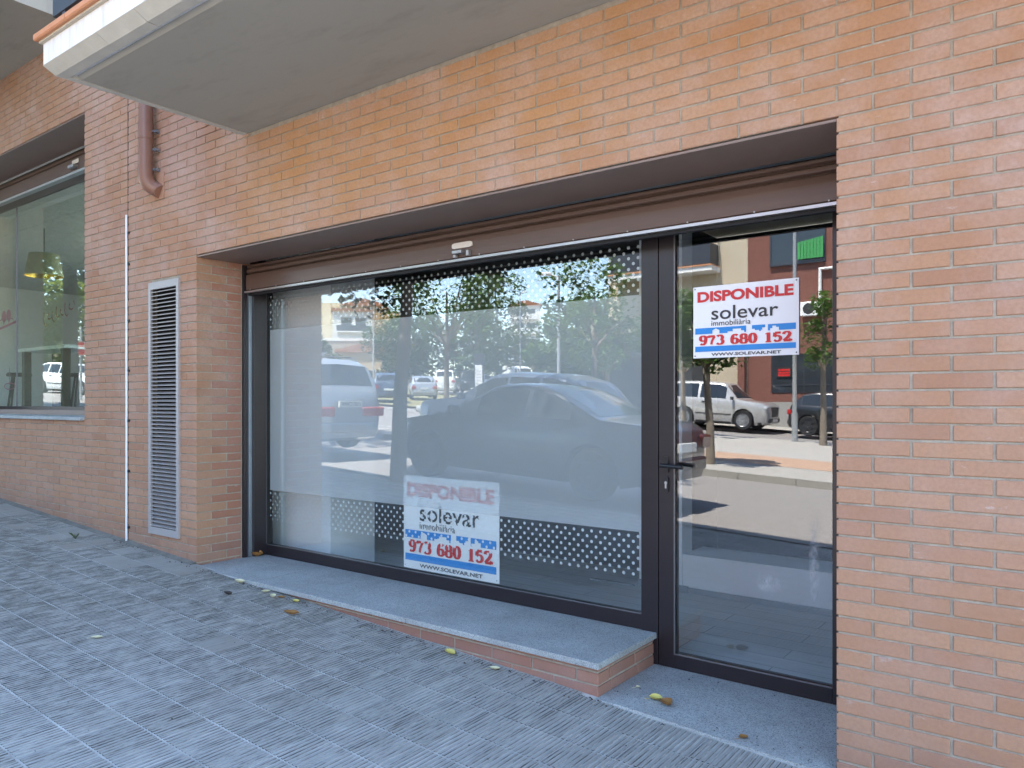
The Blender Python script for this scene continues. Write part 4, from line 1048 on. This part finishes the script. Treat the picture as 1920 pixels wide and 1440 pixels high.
def car(kind, label, cat, paint, x, y, rz, scale=1., plate=None, dark_bumper=False, zoff=0., rails=False):
    c = CAR[kind]; L, Wd, H = c['L'], c['W'], c['H']; wr = c['wr']
    z0 = zg(x, y) + zoff
    gx = (zg(x + .5 * math.cos(rz), y + .5 * math.sin(rz)) - zg(x - .5 * math.cos(rz), y - .5 * math.sin(rz)))
    t = thing('parked_car', label, cat, (x, y, z0), rz, 'parked cars'); t.rotation_euler = (0, -math.atan(gx), rz); t.scale = (scale,) * 3
    wx = [(s_ - .5) * L for s_ in c['wb']]
    st = sorted(set([i / 60 for i in range(61)] + [.006, .012, .02, .03, .045, .98, .988, .994] + [(w + L / 2 + d_) / L for w in wx for d_ in (-wr - .06, -wr - .03, -wr * .8, wr * .8, wr + .03, wr + .06)]))
    hwt = [(0, .74), (.01, .84), (.03, .92), (.08, .975), (.2, 1), (.75, 1), (.88, .965), (.95, .88), (.985, .74), (1, .60)]
    beltmid = lerp_tab(c['belt'], .5)
    def sec(s_):
        X = (s_ - .5) * L; hw = Wd / 2 * lerp_tab(hwt, s_); zb = .19 + .09 * max(0, (s_ - .86) / .14) + .10 * max(0, (.1 - s_) / .1)
        zbelt = lerp_tab(c['belt'], s_); zt = lerp_tab(c['top'], s_)
        g = max(0, min(1, (zt - zbelt - .06) / (H - beltmid - .06)))
        hr = hw * (.93 - (.20 if kind != 'van' else .08) * g)
        arch = 0.
        for w in wx:
            dx = X - w; ra = wr + .055
            if abs(dx) < ra: arch = max(arch, wr + math.sqrt(ra * ra - dx * dx) - .0)
        z1 = max(zb, arch); z2 = max(zb + .10, arch); z3 = max(zb + .5 * (zbelt - zb), arch + .015)
        z3 = min(z3, zbelt - .06); z2 = min(z2, z3 - .01); z1 = min(z1, z2 - .005)
        half = [(0, z1), (hw * .90, z1), (hw * .975, z2), (hw, z3), (hw * .985, zbelt - .05), (hw * .955, zbelt), (hr + .012, zt - .07 * (0.25 + .75 * g)), (hr - .03, zt - .035 * (.3 + .7 * g)), (hr * .72, zt - .006), (0, zt)]
        return X, half
    ring = lambda s_: (lambda X, h: [(X, p[0], p[1]) for p in h] + [(X, -p[0], p[1]) for p in h[-2:0:-1]])(*sec(s_))
    m = MB(); rs_ = [ring(s_) for s_ in st]; n = len(rs_[0]); vs = [p for r_ in rs_ for p in r_]; fs = []
    for i in range(len(rs_) - 1):
        for k in range(n): fs.append((i * n + k, (i + 1) * n + k, (i + 1) * n + (k + 1) % n, i * n + (k + 1) % n))
    fs += [tuple(range(n)), tuple(range((len(rs_) - 1) * n, len(rs_) * n))[::-1]]
    m.add(vs, fs); body = m.obj('body', paint, t, smooth=38, recalc=True)
    def side_panel(s0, s1, k0, k1, lo, hi, name, mat, off=.006, nn=6, both=True, parent=body):
        for sg in ((1, -1) if both else (1,)):
            mm = MB()
            for i in range(nn):
                q = []
                for (s_, f) in ((s0 + (s1 - s0) * i / nn, lo), (s0 + (s1 - s0) * (i + 1) / nn, lo), (s0 + (s1 - s0) * (i + 1) / nn, hi), (s0 + (s1 - s0) * i / nn, hi)):
                    X, h = sec(s_); a, b = h[k0], h[k1]; q.append((X, sg * (a[0] + (b[0] - a[0]) * f + off), a[1] + (b[1] - a[1]) * f))
                mm.face(q)
            mm.obj(name, mat, parent, recalc=False)
    for (a, b) in c['win']: side_panel(a, b, 5, 6, .10, .93, 'side_window', 'cglass')
    for (a, b) in c['win'][-2:]:
        side_panel(b + .004, b + .0065, 3, 5, 0, 1, 'door_seam', 'trim', .004, 2)
        for sg in (1, -1):
            X, h = sec(a + .03); mm = MB(); y0, y1 = sorted((sg * (h[4][0] - .004), sg * (h[4][0] + .03))); mm.box(X - .02, X + .16, y0, y1, h[4][1] - .06, h[4][1] - .025); mm.obj('door_handle', 'trim' if dark_bumper else paint, body)
    def top_panel(s0, s1, name, mat, f=.92, off=.006):
        mm = MB(); nn = 5
        for i in range(nn):
            for sg in (1, -1):
                q = []
                for (s_, kk) in ((s0 + (s1 - s0) * i / nn, 0), (s0 + (s1 - s0) * (i + 1) / nn, 0), (s0 + (s1 - s0) * (i + 1) / nn, 1), (s0 + (s1 - s0) * i / nn, 1)):
                    X, h = sec(s_); p = h[9] if kk == 0 else h[7]
                    ox = off if s0 > .5 else -off
                    q.append((X + ox, sg * p[0] * (f if kk else 1), p[1] + off * .8))
                mm.face(q)
        mm.obj(name, mat, body)
    top_panel(*c['ws'], 'windscreen', 'cglass')
    if c['rw']: top_panel(*c['rw'], 'rear_window', 'cglass')
    side_panel(.03, .97, 1, 2, .0, 1., 'sill_trim', 'trim' if (dark_bumper or kind in ('suv', 'offroad')) else paint, .004, 30)
    # lamps, plates, bumpers, grille
    Xr, hr_ = sec(.012); Xf, hf = sec(.985)
    zbl = lerp_tab(c['belt'], .03); zfl = lerp_tab(c['belt'], .95)
    for sg in (1, -1):
        mm = MB()
        y0, y1 = sorted((sg * Wd * (.17 if kind == 'mpv' else .30), sg * Wd * .462)); dzl = -.10 if kind == 'mpv' else 0
        mm.box(-L / 2 - .012, -L / 2 + .16, y0, y1, zbl - .22 + dzl, zbl - .04 + dzl); bevel(mm.obj('tail_lamp', 'lampd' if paint == 'pd' else 'lampr', body), .03)
        mm = MB(); y0, y1 = sorted((sg * Wd * .26, sg * Wd * .43)); mm.box(L / 2 - .25, L / 2 - .055, y0, y1, zfl - .17, zfl - .03); bevel(mm.obj('headlamp', 'lampw', body), .04)
        mm = MB(); y0, y1 = sorted((sg * Wd * .50, sg * Wd * .60)); xm = (c['ws'][1] - .5) * L - .12; mm.box(xm - .05, xm + .05, y0, y1, beltmid + .02, beltmid + .15); bevel(mm.obj('wing_mirror', 'trim' if dark_bumper else paint, body), .03)
        if rails:
            mm = MB(); mm.tube([(-L * .36, sg * Wd * .31, H + .03), (L * .06, sg * Wd * .31, H + .03)], .016, 8); mm.obj('roof_rail', 'trim', body)
        mm = MB()
        mm.box((c['wb'][0] - .5) * L + wr + .1, (c['wb'][1] - .5) * L - wr - .1, sg * Wd / 2 - .003, sg * Wd / 2 + .008, .56, .60); mm.obj('side_moulding', 'trim', body)
    mm = MB(); mm.box(-L / 2 - .035, -L / 2 + .10, -Wd * .38, Wd * .38, .38, .56); bevel(mm.obj('rear_bumper', 'trim' if dark_bumper else paint, body), .04, 3)
    mm = MB(); mm.box(L / 2 - .10, L / 2 + .025, -Wd * .34, Wd * .34, .34, .50); bevel(mm.obj('front_bumper', 'trim' if dark_bumper else paint, body), .04, 3)
    mm = MB(); mm.box(L / 2 - .06, L / 2 + .012, -Wd * .20, Wd * .20, .55, max(.62, zfl - .06)); bevel(mm.obj('grille', 'trim', body), .02)
    zr = .62 if kind != 'mpv' else .82
    pl = MB(); pl.box(-L / 2 - .05, -L / 2 - .01, -.26, .26, zr + .02, zr + .13); po = pl.obj('number_plate', 'plate', body)
    pl = MB(); pl.box(L / 2 + .02, L / 2 + .035, -.26, .26, .36, .47); pl.obj('number_plate', 'plate', body)
    if plate:
        o = text_mesh(plate, 'signink', -.22, .22, 0, .075, po, 'plate_text', .02, 0.)
        o.location = (-L / 2 - .052, 0, zr + .037); o.rotation_euler = (0, 0, R(-90))
    # wheels
    tm = MB(); w = .11
    tm.lathe([(wr * .66, -w * .9), (wr * .93, -w), (wr, -w * .7), (wr, w * .7), (wr * .93, w), (wr * .66, w * .9)], axis='y', n=28); tme = tm.mesh('wheel', 'rubber', smooth=40)
    rm = MB(); rm.lathe([(.001, .02), (wr * .18, .045), (wr * .2, .02), (wr * .56, .0), (wr * .62, .03), (wr * .67, .035), (wr * .67, -.05)], axis='y', n=28)
    for k in range(6):
        a = k * math.pi / 3; ca, sa = math.cos(a), math.sin(a); q = .05
        rm.add([(ca * wr * .15 - sa * q, .05, sa * wr * .15 + ca * q), (ca * wr * .15 + sa * q, .05, sa * wr * .15 - ca * q), (ca * wr * .6 + sa * q * .8, .038, sa * wr * .6 - ca * q * .8), (ca * wr * .6 - sa * q * .8, .038, sa * wr * .6 + ca * q * .8)], [(0, 1, 2, 3)])
    rm.cur = 0; rme = rm.mesh('rim', 'rimd' if paint in ('pd', 'pb', 'pk') else 'rim', smooth=40)
    dm_ = MB(); dm_.disc((0, .0, 0), wr * .62, 'y', 24); 
    for wxx in wx:
        for sg in (1, -1):
            wo_ = link('wheel', tme, t, (wxx, sg * (Wd / 2 - .12), wr), (0, 0, 0 if sg > 0 else math.pi))
            link('rim', rme, wo_, (0, .075, 0))
    ax = MB(); ax.box(-L * .42, L * .42, -Wd * .38, Wd * .38, .22, .62); ax.obj('underbody', 'rubber', t)
    return t
car('sedan', 'dark blue saloon parked at the kerb in front of the shop window', 'car', 'pd', -5.55, -4.74, math.pi)
car('mpv', 'silver people carrier with roof rails parked ahead of the dark saloon', 'car', 'pg', -12.25, -5.0, math.pi, plate='1107 CWW', rails=True)
car('suv', 'dark grey crossover parked on the far side of the near road', 'car', 'pb', -8.3, -8.05, math.pi)
car('offroad', 'silver three door off-roader parked before the red brick building', 'car', 'ps', -11.2, -25.9, 0, dark_bumper=True)
car('suv', 'black crossover parked ahead of the silver off-roader', 'car', 'pk', -6.0, -25.4, 0, dark_bumper=True)
car('van', 'tall white panel van parked beyond the dry grass', 'van', 'pw', -43.3, -55.2, R(30), zoff=.1)
car('van', 'smaller looking white van far behind the dry grass', 'van', 'pw', -49.0, -71, R(25), scale=.8, zoff=.4)
car('offroad', 'white boxy off-roader parked beyond the dry grass', 'car', 'pw', -41.0, -42.0, R(-130), zoff=.1)
car('offroad', 'black boxy off-roader parked beside the white boxy one', 'car', 'pk', -41.2, -45.2, R(40), zoff=.1)
car('hatch', 'silver hatchback parked at the near end of the far row', 'car', 'pg', -34.2, -32.1, R(-140), zoff=.05)
car('hatch', 'white hatchback parked beside the tall white van', 'car', 'pw', -43.4, -50.2, R(-40), zoff=.2)
car('sedan', 'white saloon parked at the far end of the row under the trees', 'car', 'pw', -30.2, -47.7, R(-20), zoff=.3)
car('suv', 'dark blue-grey car parked behind the silver people carrier', 'car', 'pb', -32.5, -27.4, R(-140), zoff=.05)
car('suv', 'white crossover reflected beside the no entry sign', 'car', 'pw', -40.2, -13.3, R(-16), dark_bumper=True, zoff=-.2)
car('sedan', 'dark blue car parked behind the white crossover by the hedge', 'car', 'pd', -49.0, -15.6, R(10), zoff=-.3)

# ---- trees
def leafcloud(seed, clumps, per, leaf, spread):
    """clumps: (x,y,z,r). many small folded leaves"""
    r = random.Random(seed); m = MB()
    for (cx, cy, cz, cr) in clumps:
        for i in range(per):
            while True:
                p = Vector((r.uniform(-1, 1), r.uniform(-1, 1), r.uniform(-1, 1)))
                if p.length <= 1: break
            p = p.normalized() * (p.length ** .6) * cr
            a, b, c_ = r.uniform(0, 6.28), r.uniform(-.9, .5), r.uniform(-.6, .6)
            l_ = leaf * r.uniform(.6, 1.25); w_ = l_ * .33
            u = Vector((math.cos(a) * math.cos(b), math.sin(a) * math.cos(b), math.sin(b))); v = u.cross(Vector((0, 0, 1))).normalized()
            v = (v + Vector((0, 0, c_))).normalized(); o = Vector((cx, cy, cz)) + p
            m.add([o - u * l_ * .5, o + v * w_, o + u * l_ * .5, o - v * w_], [(0, 1, 2, 3)])
    return m
def tree(label, x, y, h, trunk_h, cr, seed, mat='leafA', tr=.08, nclump=16, per=90, leaf=.16, lean=(0, 0), group='street trees', flat_=.75, z=None, dens=1.7):
    r = random.Random(seed); t = thing('tree', label, 'tree', (x, y, (zg(x, y) - .05) if z is None else z), 0, group)
    m = MB(); top = (lean[0], lean[1], trunk_h)
    m.tube([(0, 0, 0), (lean[0] * .3 + r.uniform(-.03, .03), lean[1] * .3, trunk_h * .4), top, (lean[0] * 1.2, lean[1] * 1.2, trunk_h + (h - trunk_h) * .5)], [tr * 1.25, tr, tr * .8, tr * .3], 10)
    cl = []
    ch = (h - trunk_h) / 2; cz = trunk_h + ch * .95
    for i in range(nclump):
        a = r.uniform(0, 6.28); q = r.random() ** .5; e = r.uniform(-1, 1)
        rr = cr * q * math.sqrt(max(.05, 1 - e * e * .8))
        c_ = (lean[0] * 1.1 + math.cos(a) * rr, lean[1] * 1.1 + math.sin(a) * rr, cz + e * ch * .85)
        cl.append((*c_, cr * r.uniform(.20, .40)))
        if i % 2 == 0: m.tube([top, ((top[0] + c_[0]) / 2, (top[1] + c_[1]) / 2, (top[2] + c_[2]) / 2 + .1), c_], [tr * .5, tr * .3, tr * .1], 6)
    m.obj('trunk', 'bark', t, smooth=60)
    leafcloud(seed, cl, int(per * dens), leaf * .85, 1).obj('crown', mat, t)
    return t
tree('street tree with dark leaning trunk on our pavement behind the parked cars', -6.75, -3.2, 6.2, 3.0, 2.3, 1, 'leafB', .095, 30, 170, .17, (.12, -.1))
tree('young tree with crooked trunk at the edge of the median paving', -5.17, -10.15, 3.35, 1.95, .85, 2, 'leafA', .075, 20, 80, .15, (-.1, 0))
tree('young leafy tree at the end of the median beside the junction', -11.9, -9.9, 5.0, 2.3, 1.5, 3, 'leafA', .07, 16, 90, .17)
tree('young tree on the median opposite the dark saloon', -7.9, -10.3, 4.6, 2.3, 1.15, 4, 'leafA', .07, 14, 80, .15)
tree('slim tree on the far edge of the median near the black crossover', -5.5, -19.4, 4.6, 2.3, 1.1, 5, 'leafA', .09, 14, 80, .16)
tree('leafy tree on the far edge of the median before the beige wall', -9.6, -18.6, 3.9, 2.0, 1.2, 6, 'leafA', .09, 14, 80, .16)
tree('bushy tree at the road edge before the beige building end', -17.2, -27.0, 6.4, 2.3, 2.3, 7, 'leafA', .12, 20, 110, .24)
for i, (x, y, h, cr, mt, lab) in enumerate([
    (-42.6, -47.8, 10, 4.2, 'leafB', 'broad dark green tree behind the white off-roader'), (-37.0, -56, 8.5, 4.2, 'leafB', 'dark green tree between the two white vans'),
    (-55, -66.7, 14, 4.0, 'leafC', 'tall olive green poplar above the park trees'),
    (-26, -38, 6.2, 3.0, 'leafA', 'round green tree before the far end of the row'), (-22.5, -36, 6.6, 3.0, 'leafB', 'dense tree beside the beige building end'),
    (-57, -41, 5.0, 3.0, 'leafB', 'low dark tree behind the silver hatchback'), (-33, -55, 7.0, 3.2, 'leafA', 'spreading pale tree over the white saloon'),
    (-60, -56, 10, 4.6, 'leafB', 'big dark tree behind the black off-roader')]):
    tree(lab, x, y, h, h * .22, cr, 20 + i, mt, .2, 20, 110, .48, group='park trees')
tree('big dense tree shading the pavement beyond the neighbour shop', -18.2, -3.8, 9.5, 4.2, 4.6, 61, 'leafB', .17, 130, 260, .26)
tree('second dense shade tree farther along the shop pavement', -26.5, -5.5, 11.5, 5.3, 5.0, 62, 'leafB', .17, 120, 260, .28)
def hedge(label, pts, rad, seed, mat, per=260, leaf=.4, name='hedge'):
    r = random.Random(seed); cl = [(x + r.uniform(-.6, .6), y + r.uniform(-.6, .6), zg(x, y) + z, rad * r.uniform(.7, 1.2)) for (x, y, z) in pts]
    t = thing(name, label, 'hedge')
    m = leafcloud(seed, cl, per, leaf, 1); m.obj('foliage', mat, t)
    s_ = MB()
    for (x, y, z) in pts[::2]: s_.tube([(x, y, zg(x, y) - .2), (x, y, zg(x, y) + z)], .06, 5)
    s_.obj('stem', 'bark', t)
hedge('long dark hedge closing the park behind the parked vans', [(-63 + i * 1.9, -54 - i * 1.45 - 3, z) for i in range(13) for z in (1.0, 2.6, 4.2, 5.4)], 2.0, 31, 'leafB', 330, .55)
hedge('tall sunny hedge behind the white crossover and no entry sign', [(-62 + .5 * (i % 2), -12 - i * 1.1, z) for i in range(12) for z in (.8, 2.4, 4.0, 5.6, 7.0)], 1.7, 32, 'leafD', 330, .40)
hedge('green creeper bank below the tall sunny hedge', [(-66, -12 - i * 1.4, z) for i in range(9) for z in (4, 6, 7.5)], 1.9, 33, 'leafA', 200, .42)

# ---- buildings opposite and far away
def windows(parent, xs, zs, w, h, y, axis='y', sgn=1, mat='wglass', frame='bwhite'):
    for x in xs:
        for z in zs:
            m = MB(); f = .07
            def bb(a0, a1, b0, b1, y0, y1):
                y0, y1 = sorted((y0, y1))
                if axis == 'y': m.box(a0, a1, y0, y1, b0, b1)
                else: m.box(y0, y1, a0, a1, b0, b1)
            bb(x - w / 2, x - w / 2 + f, z, z + h, y - sgn * .05, y + sgn * .03); bb(x + w / 2 - f, x + w / 2, z, z + h, y - sgn * .05, y + sgn * .03)
            bb(x - w / 2 + f, x + w / 2 - f, z, z + f, y - sgn * .05, y + sgn * .03); bb(x - w / 2 + f, x + w / 2 - f, z + h - f, z + h, y - sgn * .05, y + sgn * .03)
            fo = m.obj('window', frame, parent)
            m = MB(); bb(x - w / 2 + f, x + w / 2 - f, z + f, z + h - f, y - sgn * .04, y + sgn * .008); m.obj('pane', mat, fo)
FB = thing('opposite_building', 'red brick and beige rendered flats across the road behind the silver off-roader', 'building')
FYB = -29.0
m = MB(); m.box(-11.25, 16, FYB - 9, FYB, 0, 11.4); m.obj('brick_wall', 'redbrick', FB)
m = MB(); m.box(-18.3, -11.251, FYB - 9, FYB, .3, 11.4); m.obj('rendered_wall', 'beige', FB)
m = MB(); m.box(-18.3, -13.0, FYB - .02, FYB + .04, .3, 4.9); m.obj('dark_shopfront', 'idark', FB)
m = MB(); m.box(-10.2, -8.0, FYB - .02, FYB + .03, 7.5, 9.1); w_ = m.obj('window', 'wglass', FB)
m = MB(); m.box(-10.26, -10.2, FYB, FYB + .06, 7.45, 9.1); m.box(-8.0, -7.94, FYB, FYB + .06, 7.45, 9.1); m.box(-10.26, -7.94, FYB, FYB + .12, 7.40, 7.5); m.obj('window_frame', 'rail', w_)
m = MB(); m.box(-10.2, -7.4, FYB - .02, FYB + .03, 1.95, 3.6); w_ = m.obj('shop_window', 'wglass', FB)
m = MB(); m.box(-10.2, -7.4, FYB + .031, FYB + .05, 2.25, 2.3); m.box(-8.85, -8.8, FYB + .031, FYB + .05, 1.95, 3.6); m.obj('window_bar', 'rail', w_)
m = MB(); m.box(-11.2, 16, FYB + .001, FYB + .05, 0, 1.55); m.obj('plinth', 'kerb', FB)
m = MB(); m.box(-6.8, -5.2, FYB - .02, FYB + .03, 7.5, 9.1); m.box(-4.2, -2.2, FYB - .02, FYB + .03, 7.5, 9.1); m.box(-5.6, -3, FYB - .02, FYB + .03, 1.95, 3.6); m.obj('window', 'wglass', FB)
m = MB(); m.box(-17.8, -12.5, FYB, FYB + 1.0, 7.40, 7.62); BL = m.obj('balcony', 'bwhite', FB)
m = MB(); m.box(-17.8, -12.5, FYB - .05, FYB + 1.05, 7.621, 7.68); m.obj('tile_edge', 'terracotta', BL)
m = MB(); m.box(-17.7, -12.6, FYB + .92, FYB + .95, 7.72, 8.65); m.box(-12.63, -12.6, FYB + .02, FYB + .92, 7.72, 8.65); m.obj('railing_panel', 'rail', BL)
m = MB(); m.tube([(-17.75, FYB + .95, 8.8), (-12.58, FYB + .95, 8.8), (-12.58, FYB + .02, 8.8)], .03, 8); m.obj('hand_rail', 'pole', BL)
m = MB(); m.box(-15.2, -13.1, FYB - .02, FYB + .03, 7.62, 9.8); m.obj('balcony_door', 'wglass', FB)
m = MB(); m.box(-8.9, -8.0, FYB + .03, FYB + .35, 5.15, 5.75); ac = bevel(m.obj('air_conditioner', 'white', FB), .03)
m = MB(); m.disc((-8.55, FYB + .356, 5.45), .23, 'y', 20); m.obj('fan_guard', 'trim', ac)
m = MB(); m.tube([(-8.15, FYB + .1, 5.2), (-8.15, FYB + .1, 7.1), (-6.6, FYB + .1, 7.1)], .08, 8); m.obj('flue_pipe', 'white', FB)
cl = MB(); n = 16
for i in range(n):
    x0, x1 = -9.05 + i * .066, -9.05 + (i + .8) * .066; dy = .04 * (i % 2); cl.box(x0, x1, FYB + .14 + dy, FYB + .18 + dy, 7.58, 8.3 + .01 * i)
cl.obj('green_cloth', 'green', None, label='green striped cloth hung in the upper window of the red building', cat='cloth')
t = thing('window_sign', 'small black and red notice in the lower window of the red building', 'sign', (-9.95, FYB + .06, 2.62))
bx('board', 'signink', t, 0, .62, 0, .02, 0, .42)
m = MB()
for z in (.27, .15, .04): m.box(.06, .56, .021, .025, z, z + .08)
m.obj('red_band', 'signr', t)
m = MB(); m.box(-11.6, -11.3, FYB, FYB + .3, 1.2, 5.2); m.obj('brick_fin', 'redbrick', FB)

def block(label, x, y, rz, w, dpt, z0, h, mat, wins=None, roof=None, balc=None, group='far apartment blocks'):
    t = thing('apartment_block', label, 'building', (x, y, z0), rz, group)
    m = MB(); m.box(-w / 2, w / 2, -dpt, 0, -6, h); wl = m.obj('wall', mat, t)
    if roof == 'gable':
        m = MB(); m.prism([(-w / 2 - .4, h), (0, h + w * .14), (w / 2 + .4, h), (w / 2 + .4, h - .3), (-w / 2 - .4, h - .3)], 1, -dpt - .3, .3); m.obj('roof', 'roof', t, recalc=True)
    elif roof == 'flat': m = MB(); m.box(-w / 2 - .3, w / 2 + .3, -dpt - .3, .3, h + .001, h + .5); m.obj('roof', 'roof', t)
    if wins: windows(t, wins[0], wins[1], wins[2], wins[3], 0)
    if balc:
        for z in balc[2]:
            m = MB(); m.box(balc[0], balc[1], 0.05, 1.3, z - .18, z); b = m.obj('balcony', 'bwhite', t)
            m = MB(); m.box(balc[0], balc[1], 1.24, 1.3, z + .05, z + 1.0); m.obj('railing', balc[3], b)
    return t
# local +y faces the viewer after rotation: toward (+x,+y) direction
block('cream apartment block with a blank wall on the hill', -112, -86, R(-42), 7.5, 10, 6, 14, 'cream', ([-2, 2], [1.5], 1.6, 1.4))
block('white modern block with long balconies on the hill', -99.5, -83, R(-48), 6.6, 10, 6, 11.2, 'bwhite', ([-1.0, 1.4], [4.2, 8.0], 1.9, 2.2), 'flat', (-2.6, 3.2, (3.9, 7.7), 'rail'))
block('tan brick gabled block behind the white modern one', -115.5, -100, R(-44), 8.5, 12, 6, 15.4, 'tan', None, 'gable')
block('dark balconied side block next to the tan gable', -107.5, -101.5, R(-48), 4.5, 10, 6, 13.5, 'tan', ([0], [1, 4, 7, 10], 2.4, 1.8), None, (-2, 2, (.9, 3.9, 6.9, 9.9), 'bwhite'))
block('tall narrow flats with stacked balconies beyond the park', -93.5, -125, R(-38), 6.2, 12, 4, 18.3, 'bwhite', ([-1.2, 1.2], [2.2, 5.6, 9, 12.4, 15.4], 1.8, 2.0), 'gable', (-2.6, 2.6, (2, 5.4, 8.8, 12.2, 15.2), 'bwhite'))
block('low pink house with a tiled roof behind the hedge', -76, -66, R(-45), 9, 8, 3, 5.6, 'tan', ([-2.5, 0, 2.5], [1.4], 1.0, 1.6), 'gable')
t = thing('retaining_wall', 'long stone retaining wall below the hillside flats', 'wall', (-86, -69.5, 0), R(-42))
m = MB(); m.box(-11, 11, -1, 0, 0, 10.6); m.obj('stone_wall', 'stone', t)
m = MB(); m.box(-11, 11, -1.1, .1, 10.601, 11.0); m.obj('coping', 'bwhite', t)
block('white rendered house left of the sunny hedge', -74, -22, R(-75), 10, 8, 2.6, 7, 'cream', ([-2.5, 2.5], [2.5], 1.2, 1.4), 'flat')

# ---- lamps, signs, totem
def lamp(label, x, y, h, double=False, rz=0):
    t = thing('street_lamp', label, 'street lamp', (x, y, zg(x, y)), rz, 'street lamps')
    m = MB(); m.tube([(0, 0, 0), (0, 0, .9)], .095, 12); m.tube([(0, 0, .9), (0, 0, h)], [.07, .05], 12); m.obj('pole', 'pole', t, smooth=50)
    for sg in ((1, -1) if double else (1,)):
        m = MB(); m.tube([(0, 0, h - .05), (sg * .35, 0, h + .05)], .03, 8); m.obj('arm', 'pole', t)
        m = MB(); m.prism([(sg * .25, h + .02), (sg * .8, h + .06), (sg * .8, h + .13), (sg * .3, h + .15)], 1, -.13, .13); bevel(m.obj('lamp_head', 'white', t, recalc=True), .03)
lamp('grey twin-headed street lamp on the median before the red building', -6.57, -20.2, 6.9, True)
lamp('cobra-head street lamp on the median before the sky gap', -15.3, -20.0, 5.6, False, R(160))
lamp('thin street lamp among the park trees by the white off-roader', -44.2, -37.1, 7.2)
lamp('thin street lamp rising behind the black off-roader', -45.2, -46.9, 8.2)
lamp('thin street lamp before the tall narrow flats', -40.9, -52.1, 9.2)
def traffic(label, x, y, h, rz, shape, back=False):
    t = thing('traffic_sign', label, 'traffic sign', (x, y, zg(x, y) - .1), rz, 'traffic signs')
    m = MB(); m.tube([(0, 0, 0), (0, 0, h + .9 if shape == 'no' else h + .25)], .045 if shape == 'no' else .03, 10); m.obj('pole', 'pole', t)
    m = MB()
    if shape == 'tri': m.prism([(-.4, h + .3), (.4, h + .3), (0, h - .4)], 1, .045, .06)
    else: m.prism([(.3 * math.cos(2 * math.pi * k / 28), h + .3 * math.sin(2 * math.pi * k / 28)) for k in range(28)], 1, .048, .06)
    p = m.obj('plate', 'pole' if back else 'signr', t, recalc=True)
    if shape == 'no':
        m = MB(); m.box(-.22, .22, .061, .064, h - .045, h + .045); m.obj('white_bar', 'white', p)
        m = MB()
        for k in range(28):
            a, b = 2 * math.pi * k / 28, 2 * math.pi * (k + 1) / 28
            m.face([(.28 * math.cos(a), .0612, h + .28 * math.sin(a)), (.3 * math.cos(a), .0612, h + .3 * math.sin(a)), (.3 * math.cos(b), .0612, h + .3 * math.sin(b)), (.28 * math.cos(b), .0612, h + .28 * math.sin(b))])
        m.obj('white_rim', 'white', p)
traffic('red no entry sign on a tall grey post seen in the neighbour window', -32.75, -10.3, 2.15, R(-70), 'no')
traffic('grey back of a round road sign behind the silver people carrier', -18.6, -12.6, 1.85, R(125), 'round', True)
traffic('grey back of a triangular road sign behind the silver people carrier', -21.2, -13.2, 2.0, R(125), 'tri', True)
t = thing('information_totem', 'grey information totem with a white panel on the grass', 'totem', (-20.3, -21.3, zg(-20.3, -21.3) - .05), R(-40))
bx('slab', 'rail', t, -.22, .22, -.1, .1, 0, 2.7)
bx('white_panel', 'white', t, -.17, .13, .101, .115, .6, 2.2)
m = MB()
for i in range(9): m.box(-.12, .08, .116, .119, .8 + i * .14, .83 + i * .14)
m.obj('text_line', 'pole', t)
